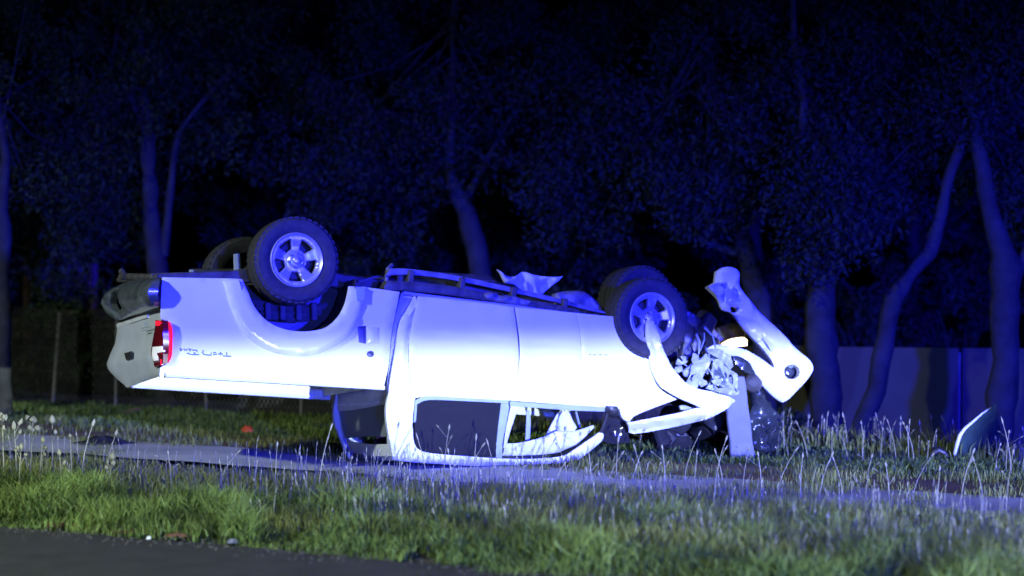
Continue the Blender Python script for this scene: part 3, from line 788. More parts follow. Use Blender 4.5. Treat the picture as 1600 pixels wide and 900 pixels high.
# ---- tailgate (faces left)
XT = lz(252, 530).x
def tgx(px, py, p):
    r = linedist(np.array([[px, py]]), [(160, 572), (200, 566), (250, 556)])[0]
    return .05 * min(1, r / 32) - .02 * ss(205, 170, px)
sheet('tailgate', [(247, 480), (212, 492), (176, 505), (174, 527), (168, 569), (176, 590), (189, 606), (214, 596), (242, 587), (242, 575), (236, 556), (237, 520), (241, 500)], M['silver'], T,
      x=XT - .012, th=.04, roll=.014, sp=6, extra=tgx, crumple=.003, cfreq=4)
sheet('tailgate_handle', [(193, 552), (203, 549), (205, 560), (196, 563)], M['plastic'], T, x=XT - .03, th=.02, roll=.006, sp=4)
mb = MB()
for (x0, y0, x1, y1) in ((221, 513, 233, 510), (226, 505, 226, 509), (229, 504, 229, 509), (222, 517, 230, 515)):
    mb.tube([LX(x0, y0, XT - .012), LX(x1, y1, XT - .012)], .004, 4)
mb.build('tailgate_badge', M['belt'], T)
# ---- tail light, wraps the rear corner
tl = empty('tail_light', (0, 0, 0)); tl.parent = T
sheet('outer_lens', [(252, 501), (266, 503), (270, 516), (269, 556), (263, 565), (253, 570), (253, 540), (252, 520)], M['red'], tl, y=-.012, prof=tubprof, th=.05, roll=.012, sp=5)
XL = XT - .004
sheet('rear_lens', [(241, 500), (252, 501), (253, 520), (253, 553), (250, 567), (239, 568), (234, 555), (235, 541), (239, 518)], M['darkred'], tl, x=XL, th=.05, roll=.012, sp=5)
sheet('red_bulb', [(241, 502), (247, 501), (249, 505), (247, 509), (242, 509)], M['red'], tl, x=XL - .010, th=.02, roll=.008, sp=4)
sheet('reversing_lens', [(237, 542), (251, 541), (252, 550), (243, 552), (246, 558), (246, 563), (239, 564), (236, 555)], M['clear'], tl, x=XL - .008, th=.03, roll=.008, sp=4)
sheet('lens_edge', [(249, 553), (254, 553), (254, 568), (241, 574), (239, 568), (250, 566)], M['darkred'], tl, x=XL, th=.04, roll=.006, sp=4)
# ---- rear step bumper
XB = XT - .07
def bump_x(px, py, p):
    v = (py - 434 - (230 - px) * .12) / 52.; return .03 - .09 * sin(pi * min(1, max(0, v)))
sheet('rear_bumper', [(233, 434), (205, 437), (188, 442), (176, 450), (169, 458), (163, 478), (161, 491), (166, 497), (174, 500), (190, 494), (211, 488), (234, 480), (238, 470), (238, 446)],
      M['chrome'], T, x=XB, th=.06, roll=.03, sp=5, extra=bump_x, crumple=.006, cfreq=7, holes=[[(179, 456), (188, 452), (191, 465), (190, 482), (177, 488), (174, 475)]])
sheet('bumper_step', [(172, 455), (192, 450), (195, 486), (172, 492)], M['plastic'], T, x=XB + .09, th=.03, roll=.004, sp=8)
sheet('bumper_end', [(236, 436), (252, 435), (258, 444), (257, 462), (249, 473), (238, 477)], M['plastic'], T, y=.015, prof=tubprof, th=.12, roll=.03, sp=5)
mb = MB(); a = LX(190, 424, XB + .1); mb.tube([a, LX(196, 433, XB + .1)], .028, 8); mb.tube([LX(190, 432, XB + .12), LX(250, 434, XB + .14)], .03, 8)
mb.tube([LX(186, 437, XB + .2), L(330, 433, .45)], .025, 8); mb.build('tow_bar', M['under'], T)

# ---- cab
corner_strip = [(628, 457), (649, 462), (637, 484), (626, 503), (619, 545), (612, 585), (608, 614), (605, 606), (609, 570), (613, 525), (621, 483)]
sheet('cab_corner', corner_strip, M['dirty'], T, y=.05, prof=cabprof, th=.05, roll=.012, sp=6)
WIN_IN = [(649, 627), (646, 650), (646, 672), (648, 691), (655, 702), (674, 708), (720, 712), (779, 716), (830, 717), (878, 713), (897, 704), (915, 692), (940, 674)]
cab_side = [(649, 462), (652, 470), (645, 500), (639, 535), (640, 580), (645, 610), (650, 621)] + WIN_IN + [(944, 678), (942, 688), (915, 711), (897, 722), (881, 730), (800, 730), (727, 727), (628, 720), (614, 711), (607, 672), (604, 642), (608, 614),
            (612, 585), (619, 545), (626, 503), (637, 484)]
sheet('cab_frame', cab_side, M['white'], T, prof=cabprof, th=.05, roll=.018, sp=7, crush=True)
cs_m = sheet('cab_frame', cab_side, M['white'], T, prof=cabprof, th=.05, roll=.018, sp=18, crush=True, mirror=True, mw=W - .12)
rear_door = [(654, 463), (700, 467), (760, 475), (803, 480), (808.6, 525), (810.8, 562), (806.2, 600), (797.2, 626), (740, 623), (690, 620), (662, 620), (650.5, 621.5), (645.4, 610), (640.4, 580), (639.5, 535), (645.7, 500)]
GR = [(651, 521), (740, 527), (806, 533), (915, 541)]
GT = [(657, 470), (720, 475), (800, 484), (912, 494)]
sheet('rear_door', rear_door, M['white'], T, prof=cabprof, th=.05, roll=.006, sp=6, groove=(GR, GT))
front_door = [(805.5, 480.5), (850, 484), (900, 489), (906, 520), (908, 560), (900, 600), (893, 633), (840, 629), (797.6, 626), (806.6, 600), (812, 562), (811.5, 525)]
sheet('front_door', front_door, M['white'], T, prof=cabprof, th=.05, roll=.002, sp=6, groove=(GR,))
fender = [(900.4, 489), (940, 493), (976, 497), (988, 510), (1000, 528), (1004, 552), (1003, 578), (1006, 545), (1008, 530), (1012, 540), (1015, 572), (1029, 605), (1058, 624), (1020, 638), (990, 651), (984, 661), (972, 652), (968, 639), (949, 637), (893.4, 633), (900.4, 600), (908.4, 560), (906.4, 520)]
sheet('front_fender', fender, M['white'], T, prof=cabprof, th=.05, roll=.003, sp=7, crumple=.004)
sheet('sill_trim', [(630, 455), (660, 459), (800, 476), (905, 487), (905, 491), (800, 480), (655, 463), (632, 459)], M['white'], T, y=.06, prof=cabprof, th=.05, roll=.006, sp=8)
mb = MB()
for (x0, y0, x1, y1) in ((921, 554, 924, 554), (927, 554, 931, 555), (936, 554, 940, 554), (945, 554, 949, 555)):
    mb.tube([LP(x0, y0, cabprof, -.003), LP(x1, y1, cabprof, -.003)], .004, 4)
mb.build('fender_badge', M['belt'], T)
# tub decal: broken grey letters, upside down
mb = MB()
strokes = [[(281, 545), (283, 544), (284, 547), (282, 548), (281, 545)], [(286, 546), (288, 545), (289, 548)], [(291, 545), (292, 548)], [(294, 545), (299, 546)], [(296, 545), (297, 549)], [(300, 547), (307, 547), (308, 550)],
           [(292, 552), (295, 552), (297, 554)], [(298, 554), (311, 554)], [(303, 550), (305, 553)], [(318, 547), (316, 551), (319, 554), (328, 555)], [(330, 550), (329, 556)], [(333, 551), (337, 551), (338, 554), (333, 554)],
           [(344, 550), (345, 555)], [(341, 553), (348, 553)], [(354, 550), (354, 556)], [(348, 556), (361, 557)]]
for s_ in strokes: mb.tube([LP(x, y, tubprof, -.0005) for x, y in s_], .0055, 4)
mb.build('tub_decal', M['decal'], T)
# belt seal, pillars, glass
seal = [(649, 626), (662, 619.5), (690, 619.5), (795, 625.5), (795, 630), (690, 625), (664, 626), (652, 632), (650, 660), (647, 660)]
sheet('belt_seal', seal, M['belt'], T, y=-.006, prof=cabprof, th=.02, roll=.004, sp=7)
sheet('belt_seal', [(797, 627), (893, 633.5), (949, 637.5), (966, 640), (964, 644), (948, 643), (893, 641), (797, 634)], M['belt'], T, y=.004, prof=cabprof, th=.02, roll=.004, sp=7)
sheet('door_pillar', [(783, 629), (797, 630), (793, 655), (786, 690), (785, 716), (774, 714), (776, 680)], M['belt'], T, y=.03, prof=cabprof, th=.04, roll=.01, sp=6)
sheet('door_pillar', [(799, 633), (811, 634), (804, 655), (796, 680), (791, 700), (787, 700), (791, 670)], M['dirty'], T, y=.05, prof=cabprof, th=.04, roll=.01, sp=6)
sheet('rear_side_glass', [(651, 628), (664, 624), (690, 623), (783, 629), (777, 680), (775, 714), (720, 711), (676, 707), (657, 701), (649, 690), (648, 660)], M['glass'], T, y=.035, prof=cabprof, th=.005, roll=0, sp=14, crush=True)
# airbag curtain, belt and folds in the open front window
sheet('side_airbag', [(792, 693), (811, 692), (835, 687), (855, 681), (873, 673), (900, 673), (929, 664), (930, 668), (908, 690), (888, 701), (868, 708), (830, 711), (787, 712), (789, 702)], M['cloth'], T, y=.12, prof=cabprof, th=.03, roll=.02, sp=5, crumple=.035, cfreq=7, crush=True)
sheet('airbag_fold', [(873, 645), (874, 658), (868, 674), (858, 684), (853, 682), (862, 664)], M['cloth'], T, y=.3, th=.03, roll=.015, sp=4, crumple=.02)
sheet('airbag_fold', [(880, 641), (889, 643), (896, 655), (902, 668), (898, 676), (884, 678), (873, 676), (873, 660)], M['cloth'], T, y=.26, th=.05, roll=.025, sp=4, crumple=.03, cfreq=10)
sheet('seat_belt', [(823, 640), (828, 640), (829, 664), (828, 688), (821, 688), (822, 664)], M['belt'], T, y=.35, th=.006, roll=0, sp=6)
mb = MB(); mb.tube([L(900, 643, .5), L(906, 668, .45)], .01, 6); mb.build('grab_handle', M['belt'], T)
def curved_cab(prof_pts, y0, y1, name, mat, th, crush=True, ny=10):
    """skin across the cab between near and far lines"""
    n = len(prof_pts); vs = []
    for (p, q) in prof_pts:
        for j in range(ny + 1): vs.append(Vector(p).lerp(Vector(q), j / ny))
    if crush:
        for i, v in enumerate(vs):
            q = TM @ v
            if q.z < .008: q.z = .008; vs[i] = TI @ q
    k = len(vs); vs += [v + Vector(th) for v in vs]
    fs = [(i * (ny + 1) + j, (i + 1) * (ny + 1) + j, (i + 1) * (ny + 1) + j + 1, i * (ny + 1) + j + 1) for i in range(n - 1) for j in range(ny)]
    fs += [tuple(k + a for a in f[::-1]) for f in fs]
    mb = MB(); mb.add(vs, fs); return mb.build(name, mat, T, 50)
def across(pts, prof=cabprof, ins=.03, dz=0.):
    o = []
    for px, py in pts:
        p = LP(px, py, prof); o.append(((p.x, p.y + ins, p.z + dz), (p.x, W - p.y - ins, p.z + dz)))
    return o
curved_cab(across([(616, 705), (630, 716), (700, 722), (800, 727), (878, 727), (897, 719), (915, 708), (940, 684)]), 0, 0, 'roof', M['white'], (0, 0, .03))
curved_cab(across([(632, 460), (700, 470), (800, 481), (900, 491), (985, 505)], dz=-.03), 0, 0, 'floor_pan', M['under'], (0, 0, .03), False)
xcb = LP(628, 530, cabprof).x
def bk(y, z): return Vector((0, y, z))
# cab back: frame, glass
XC = LP(607, 650, cabprof).x
sheet('cab_back', [(607, 600), (560, 604), (520, 612), (516, 634), (519, 642), (530, 668), (541, 694), (546, 706), (575, 712), (612, 713), (608, 690), (603, 650)], M['dirty'], T, x=XC + .02, th=.03, roll=.012, sp=6, crush=True,
      holes=[[(527, 643), (560, 639), (600, 631), (602, 660), (603, 694), (575, 694), (546, 690), (536, 682)]])
M['sheenglass'] = glass_mat('painted_sheen_glass', (.10, .11, .13), .55, (.30, .34, .35))  # grey diffuse share stands in for light caught by the rear window
sheet('rear_window', [(527, 643), (560, 639), (600, 631), (602, 660), (603, 682), (575, 682), (538, 685)], M['sheenglass'], T, x=XC + .035, th=.005, roll=0, sp=12, crush=True)
sheet('window_highlight', [(520, 634), (545, 634), (566, 634), (590, 630), (590, 627), (560, 629), (520, 631)], M['litter'], T, x=XC + .012, th=.02, roll=.006, sp=5)  # white strip painted in as the highlight above the rear window
sheet('brake_light', [(586, 677), (598, 675), (600, 683), (588, 686)], M['darkred'], T, x=XC + .05, th=.02, roll=.004, sp=5)
slab('cab_back_panel', [(XC + .03, .08, zf + .05), (XC + .03, W - .08, zf + .05), (XC + .06, W - .08, zf + .80), (XC + .06, .08, zf + .80)], M['dirty'], th=Vector((.03, 0, 0)))
XW = LP(972, 560, cabprof).x
slab('firewall', [(XW - .05, .1, .62), (XW - .05, W - .1, .62), (XW + .05, W - .1, 1.3), (XW + .05, .1, 1.3)], M['under'], th=Vector((.04, 0, 0)))
# far doors
sheet('far_doors', [(632, 460), (803, 480), (976, 497), (1000, 528), (1003, 580), (990, 640), (949, 637), (795, 626), (651, 622), (612, 590)], M['white'], T, prof=cabprof, th=.05, roll=.01, sp=24, mirror=True, mw=W - .1)
# windscreen hanging from the pillar, folded mirror
sheet('windscreen', [(944, 640), (968, 644), (978, 662), (986, 690), (962, 694), (942, 690), (941, 676), (948, 660)], M['screen'], T, y=.16, th=.008, roll=0, sp=6, crumple=.03, cfreq=8)
sheet('side_mirror', [(950, 634), (966, 635), (971, 643), (966, 652), (956, 650), (949, 642)], M['plastic'], T, y=-.05, prof=cabprof, th=.07, roll=.03, sp=4)
mb = MB(); mb.tube([LP(950, 643, cabprof, .0), LP(940, 676, cabprof, .0)], .016, 6); mb.build('pillar_trim', M['plastic'], T)
for k, (px, yy) in enumerate([(835, .45), (835, 1.1), (700, .45), (700, 1.1)]):
    c = L(px, 600, 0); mb = MB()
    R = Matrix.Rotation(radians(-12), 3, 'Y')
    mb.box((c.x, yy, c.z + .14), (.50, .46, .16), None, .06); mb.box((c.x - .2, yy, c.z - .13), (.14, .44, .5), R, .05); mb.box((c.x - .22, yy, c.z - .42), (.09, .24, .14), R, .04)
    mb.build('seat', M['seat'], T)

# ---- crushed nose
gl_ = [(1012, 503), (1010, 525), (1013, 550), (1016, 574), (1030, 603), (1060, 623), (1090, 635), (1088, 640), (1060, 645), (1030, 651), (1000, 656), (982, 660), (988, 668), (997, 677), (1048, 669), (1104, 656), (1136, 641), (1156, 625), (1140, 618), (1119, 613), (1080, 602), (1056, 580), (1038, 548), (1028, 516), (1024, 504)]
gl_hole = [(990, 653), (1020, 641), (1060, 629), (1090, 635.5), (1080, 641), (1036, 648)]
def guard_y(px, py, p): return .05 * ss(1110, 1160, px) + .03 * abs(sin(px * .11))* ss(1060, 1120, px)
sheet('front_guard', [(1011, 503), (1010, 525), (1014, 550), (1018, 574), (1031, 602), (1060, 621), (1090, 634), (1100, 640), (1104, 656), (1136, 641), (1156, 625), (1140, 618), (1119, 613), (1080, 602), (1056, 580), (1038, 548), (1028, 516), (1022, 502)],
      M['white'], T, y=-.03, prof=cabprof, th=.025, roll=.012, sp=5, extra=guard_y, crumple=.012, cfreq=9, smooth=18,
      groove=[[(1020, 530), (1030, 570), (1050, 600), (1090, 622), (1140, 628)]])
sheet('bonnet', [(980, 660), (1000, 657), (1030, 651), (1060, 645), (1092, 637), (1106, 642), (1106, 656), (1048, 669), (997, 677), (988, 670)], M['white'], T, y=.0, th=.03, roll=.012, sp=5, extra=lambda px, py, p: .10 * ss(660, 676, py + (px - 990) * .14), crumple=.012, smooth=18)
bb = [(L(990, 672, .14)), (L(1048, 664, .14)), (L(1104, 650, .2)), (L(1140, 636, .3))]
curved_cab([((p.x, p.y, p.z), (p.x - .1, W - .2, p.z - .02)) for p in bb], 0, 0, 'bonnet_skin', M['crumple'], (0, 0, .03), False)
sheet('bonnet_hinge', [(1062, 634), (1070, 633), (1086, 639), (1075, 641), (1064, 640)], M['crumple'], T, y=.04, th=.03, roll=.01, sp=4)
# bumper cover torn up on end: a deep moulded shell
bump_o = [(1121, 424), (1130, 418), (1141, 417), (1152, 421), (1157, 430), (1156, 445), (1168, 464), (1192, 491), (1219, 517), (1245, 546), (1262, 562), (1268, 573), (1266, 584), (1252, 603), (1234, 624), (1227, 628), (1218, 622), (1200, 605), (1181, 585), (1168, 571), (1150, 557), (1130, 548), (1108, 548), (1104, 541),
          (1112, 537), (1130, 537), (1150, 540), (1171, 546), (1190, 558), (1205, 571), (1211, 575), (1209, 565), (1196, 547), (1179, 528), (1162, 508), (1147, 488), (1133, 483), (1126, 468), (1116, 457), (1107, 448), (1113, 444), (1120, 441)]
hole = [(1237 + 12 * cos(a), 581 + 11.5 * sin(a)) for a in np.linspace(0, 2 * pi, 13)[:-1]]
def bshape(px, py, p):
    u = (px - 1130) * .64 + (py - 420) * .77; v = -(px - 1130) * .77 + (py - 420) * .64
    return .10 * ss(-20, -75, v) * 0 + .10 * ((v + 5) / 45) ** 2 * .35 - .03 * ss(120, 200, u)
bp = sheet('front_bumper', bump_o, M['white'], T, y=.35, th=.06, roll=.016, sp=5, smooth=28, extra=bshape, crumple=.025, cfreq=4, holes=[hole, [(1124, 445), (1137, 443), (1141, 449), (1127, 452)], [(1146, 450), (1155, 454), (1153, 464), (1145, 462)], [(1144, 478), (1156, 481), (1154, 488), (1145, 487)], [(1126, 456), (1133, 459), (1134, 470), (1128, 468)], [(1190, 528), (1199, 537), (1206, 548), (1200, 543)]], hole_sharp=170)
sheet('fog_lamp_socket', [(1237 + 13 * cos(a), 581 + 12.5 * sin(a)) for a in np.linspace(0, 2 * pi, 13)[:-1]], M['gloss'], bp, y=.44, th=.02, roll=.03, sp=5)
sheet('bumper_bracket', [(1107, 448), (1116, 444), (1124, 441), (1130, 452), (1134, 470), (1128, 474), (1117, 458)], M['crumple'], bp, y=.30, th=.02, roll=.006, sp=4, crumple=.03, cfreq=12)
sheet('grille_insert', [(1144, 556), (1160, 558), (1180, 575), (1192, 592), (1176, 586), (1158, 577)], M['gloss'], T, y=.40, th=.03, roll=.01, sp=5, crumple=.03)
mb = MB(); pts_ = [(1121, 424), (1128, 447), (1150, 470), (1185, 505), (1225, 545)]
mb.tube([L(1133, 440, .43), L(1160, 480, .46), L(1200, 530, .46), L(1240, 570, .45)], [.05, .07, .07, .05], 8); mb.build('bumper_foam', M['crumple'], bp)
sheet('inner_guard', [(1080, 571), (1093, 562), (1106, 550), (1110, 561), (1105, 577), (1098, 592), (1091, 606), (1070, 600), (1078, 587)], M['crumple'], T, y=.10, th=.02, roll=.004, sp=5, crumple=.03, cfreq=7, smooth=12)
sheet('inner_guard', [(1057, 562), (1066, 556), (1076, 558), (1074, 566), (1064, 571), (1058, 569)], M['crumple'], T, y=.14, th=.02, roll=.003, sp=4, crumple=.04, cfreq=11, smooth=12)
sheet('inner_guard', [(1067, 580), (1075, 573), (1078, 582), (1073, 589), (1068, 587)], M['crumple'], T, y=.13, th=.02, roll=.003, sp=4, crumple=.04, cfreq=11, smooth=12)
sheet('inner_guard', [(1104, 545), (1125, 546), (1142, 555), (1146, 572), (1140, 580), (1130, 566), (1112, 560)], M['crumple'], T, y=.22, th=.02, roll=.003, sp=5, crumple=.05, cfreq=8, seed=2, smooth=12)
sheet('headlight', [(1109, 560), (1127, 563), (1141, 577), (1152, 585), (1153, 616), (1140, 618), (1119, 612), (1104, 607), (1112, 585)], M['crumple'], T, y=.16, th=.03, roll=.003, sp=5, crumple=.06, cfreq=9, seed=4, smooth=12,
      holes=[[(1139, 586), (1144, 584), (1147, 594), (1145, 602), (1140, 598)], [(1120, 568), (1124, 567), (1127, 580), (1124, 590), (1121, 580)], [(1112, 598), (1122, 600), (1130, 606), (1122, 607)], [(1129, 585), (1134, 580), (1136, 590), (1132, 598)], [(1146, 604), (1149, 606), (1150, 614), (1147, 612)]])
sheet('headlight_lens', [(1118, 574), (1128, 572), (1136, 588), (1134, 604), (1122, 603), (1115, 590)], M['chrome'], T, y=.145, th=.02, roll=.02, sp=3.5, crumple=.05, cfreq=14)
for k, (a, b, r) in enumerate([((1088, 522), (1092, 553), .022), ((1072, 577), (1104, 556), .02), ((1099, 566), (1120, 610), .013), ((1112, 560), (1136, 600), .016), ((1066, 566), (1078, 588), .012), ((1100, 520), (1094, 548), .014), ((1118, 568), (1110, 600), .01), ((1124, 560), (1150, 598), .012)]):
    mb = MB(); p, q = L(*a, .12 + .02 * k), L(*b, .10 + .01 * k); m_ = p.lerp(q, .5) + Vector((.01, -.02, .015)); mb.tube([p, m_, q], [r * .5, r * .6, r * .35], 4); mb.build('bent_strut', M['crumple' if k % 2 == 0 else 'belt'], T)
mb = MB()
rnd = random.Random(5)
for k in range(26):
    c = L(rnd.uniform(1045, 1118), rnd.uniform(505, 610), rnd.uniform(.55, 1.2)); R = Matrix.Rotation(rnd.uniform(-1, 1), 3, 'Y') @ Matrix.Rotation(rnd.uniform(-1, 1), 3, 'X')
    mb.box(c, (rnd.uniform(.08, .3), rnd.uniform(.1, .35), rnd.uniform(.06, .25)), R, .02)
for k in range(18):
    c = L(rnd.uniform(1000, 1140), rnd.uniform(648, 690), rnd.uniform(.5, 1.2)); R = Matrix.Rotation(rnd.uniform(-1, 1), 3, 'Y') @ Matrix.Rotation(rnd.uniform(-1, 1), 3, 'X')
    mb.box(c, (rnd.uniform(.06, .25), rnd.uniform(.1, .3), rnd.uniform(.05, .18)), R, .02)
mb.build('engine', M['plastic'], T)
for k in range(9):                                   # torn hoses and wiring
    mb = MB(); x0, y0 = rnd.uniform(1055, 1120), rnd.uniform(505, 560); d0 = rnd.uniform(.1, .4)
    mb.tube([L(x0, y0, d0), L(x0 + rnd.uniform(-8, 14), y0 + rnd.uniform(10, 25), d0 - .05), L(x0 + rnd.uniform(0, 30), y0 + rnd.uniform(25, 55), d0 + .05)], .008, 5)
    mb.build('torn_hose', M['plastic' if k % 3 else 'belt'], T)
for k in range(6):                                  # small torn sheet-metal flaps
    cx, cy = rnd.uniform(1062, 1148), rnd.uniform(552, 606); a0 = rnd.uniform(0, 6)
    pts_ = [(cx + rnd.uniform(4, 10) * cos(a0 + 2 * pi * i / 5), cy + rnd.uniform(4, 11) * sin(a0 + 2 * pi * i / 5)) for i in range(5)]
    sheet('torn_flap', pts_, M['crumple'], T, y=rnd.uniform(.0, .12), th=.008, roll=0, sp=4, crumple=.05, cfreq=9, seed=k, smooth=10, sharp=10)
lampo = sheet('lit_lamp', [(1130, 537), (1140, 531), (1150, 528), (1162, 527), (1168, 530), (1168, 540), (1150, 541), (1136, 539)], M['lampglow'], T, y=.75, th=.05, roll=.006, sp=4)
sheet('lamp_housing', [(1120, 512), (1150, 504), (1172, 512), (1176, 540), (1150, 547), (1122, 545)], M['plastic'], T, y=.95, th=.06, roll=.02, sp=6, crumple=.03)
sheet('indicator_lens', [(1165, 519), (1170, 518), (1172, 527), (1169, 531), (1165, 528)], M['leafgreen'], T, y=.74, th=.02, roll=.008, sp=4)
sheet('torn_liner', [(1176, 580), (1192, 590), (1202, 610), (1212, 640), (1222, 668), (1220, 700), (1206, 706), (1190, 704), (1178, 700), (1172, 670), (1174, 640), (1170, 610)], M['gloss'], T, y=.5, th=.02, roll=.02, sp=4, crumple=.16, cfreq=4.5, seed=3)
mb = MB(); mb.lathe([(.0, -.03), (.03, -.035), (.07, -.02), (.085, .0), (.085, .05)], 20, c=L(1178, 598, .42)); mb.build('horn', M['under'], T)

# ---- underside, now on top
sheet('side_step', [(603, 431), (610, 419), (640, 420), (700, 428), (770, 442), (860, 463), (930, 482), (952, 490), (930, 487), (860, 470), (770, 450), (700, 436), (640, 429), (612, 430)], M['underpale'], T, y=.14, th=.05, roll=.008, sp=6)
sheet('sill_underside', [(600, 449), (606, 438), (640, 440), (700, 446), (790, 463), (860, 474), (905, 484), (905, 490), (800, 475), (700, 460), (640, 454), (604, 453)], M['under'], T, y=.07, th=.2, roll=.012, sp=6)
for px_, py_ in ((640, 430), (720, 441), (800, 456), (880, 474)):
    mb = MB(); mb.box(L(px_, py_ + 4, .16), (.05, .10, .12), Matrix.Rotation(.15, 3, 'Y'), .008); mb.build('step_mount', M['under'], T)
mb = MB(); c_ = L(760, 452, .5); mb.box((c_.x, .55, c_.z - .02), (.55, .34, .16), Matrix.Rotation(radians(6), 3, 'Y'), .04); mb.build('fuel_tank', M['plastic'], T)
for a_, b_, d_ in (((620, 428), (760, 446), .34), ((640, 426), (850, 462), .42), ((560, 440), (610, 430), .3)):
    mb = MB(); mb.tube([L(*a_, d_), L((a_[0] + b_[0]) / 2, (a_[1] + b_[1]) / 2 - 2, d_), L(*b_, d_)], .010, 6); mb.build('brake_pipe', M['underpale'], T)
sheet('sill_plate', [(757, 459), (764, 456), (775, 457), (783, 462), (800, 462), (829, 471), (824, 478), (790, 473), (762, 467)], M['underpale'], T, y=.05, th=.03, roll=.015, sp=4, crumple=.03, cfreq=9)
sheet('skid_plate', [(870, 458), (882, 455), (905, 454), (922, 459), (934, 470), (952, 493), (925, 490), (890, 484), (868, 476)], M['underpale'], T, y=.30, th=.10, roll=.03, sp=5, crumple=.03)
for yy in (.38, W - .38):
    mb = MB(); n = 10; pts_ = [L(255, 436, 0), L(380, 432, 0), L(460, 420, 0), L(560, 438, 0), L(620, 446, 0), L(800, 470, 0), L(960, 490, 0), L(1060, 500, 0)]
    for p, q in zip(pts_[:-1], pts_[1:]):
        c = (p + q) / 2; d = q - p; R = Matrix.Rotation(-math.atan2(d.z, d.x), 3, 'Y'); mb.box((c.x, yy, c.z + .02), (d.length + .02, .08, .12), R, .01)
    mb.build('chassis_rail', M['under'], T)
mb = MB(); c = L(690, 440, .8); mb.box((c.x, .82, c.z - .04), (1.0, .3, .22), Matrix.Rotation(radians(4), 3, 'Y'), .05); mb.build('gearbox', M['under'], T)
mb = MB(); c0, c1 = L(610, 425, .6), L(475, 440, .75); mb.tube([L(640, 440, .82), L(470, 440, .82)], .035, 10); mb.build('drive_shaft', M['under'], T)
mb = MB(); mb.tube([L(900, 480, 1.2), L(700, 450, 1.25), L(600, 440, 1.3), L(450, 425, 1.3), L(300, 425, 1.35)], .028, 8); mb.box(L(650, 445, 1.25), (.5, .2, .14), None, .05); mb.build('exhaust', M['under'], T)
mb = MB(); mb.tube([L(300, 432, 1.3), L(301, 422, 1.3)], .03, 8); mb.build('exhaust_tip', M['belt'], T)
mb = MB(); mb.tube([L(372, 436, .62), L(370, 397, .62)], [.035, .03], 8); mb.build('shock_absorber', M['belt'], T)
mb = MB(); cc = L(628, 430, .3); mb.box((cc.x, .3, cc.z - .03), (.1, .12, .16), Matrix.Rotation(.2, 3, 'Y'), .02); mb.tube([L(603, 445, .2), L(606, 420, .2), L(612, 414, .25)], .018, 6); mb.build('step_bracket', M['underpale'], T)
# arch interior and leaf spring
ca = L(468, 440, 0)
mb = MB(); vs = []; n = 16
for i in range(n + 1):
    a = pi + pi * i / n
    for yy in (.03, .5): vs.append((ca.x + .49 * cos(a), yy, ca.z + .02 + .45 * sin(a)))
mb.add(vs, [(i * 2, i * 2 + 2, i * 2 + 3, i * 2 + 1) for i in range(n)]); k0 = len(vs); back = [(ca.x + .5 * cos(pi + pi * i / n), .5, ca.z + .02 + .46 * sin(pi + pi * i / n)) for i in range(n + 1)]
mb.add(back, [(0, i, i + 1) for i in range(1, n)]); mb.build('arch_liner', M['plastic'], T)
ls = None
for k in range(3):
    mb = MB(); a, b = L(392 + k * 7, 470 + k * 9, .34), L(512 - k * 10, 478 + k * 9, .34); m_ = (a + b) / 2 + Vector((0, 0, -.03))
    mb.tube([a, a.lerp(m_, .5) + Vector((0, 0, -.012)), m_, m_.lerp(b, .5) + Vector((0, 0, -.012)), b], .026, 4); mb.build('leaf_spring', M['under'], T, 0)
for px in (418, 441, 466, 490):
    mb = MB(); c = L(px, 487, .31); mb.box(c, (.05, .06, .15), None, .008); mb.build('spring_clamp', M['under'], T)
slab('tub_underside', [(xr + .05, .54, zt - .12), (xf - .03, .54, zt - .20), (xf - .03, W - .12, zt - .20), (xr + .05, W - .12, zt - .12)], M['under'])

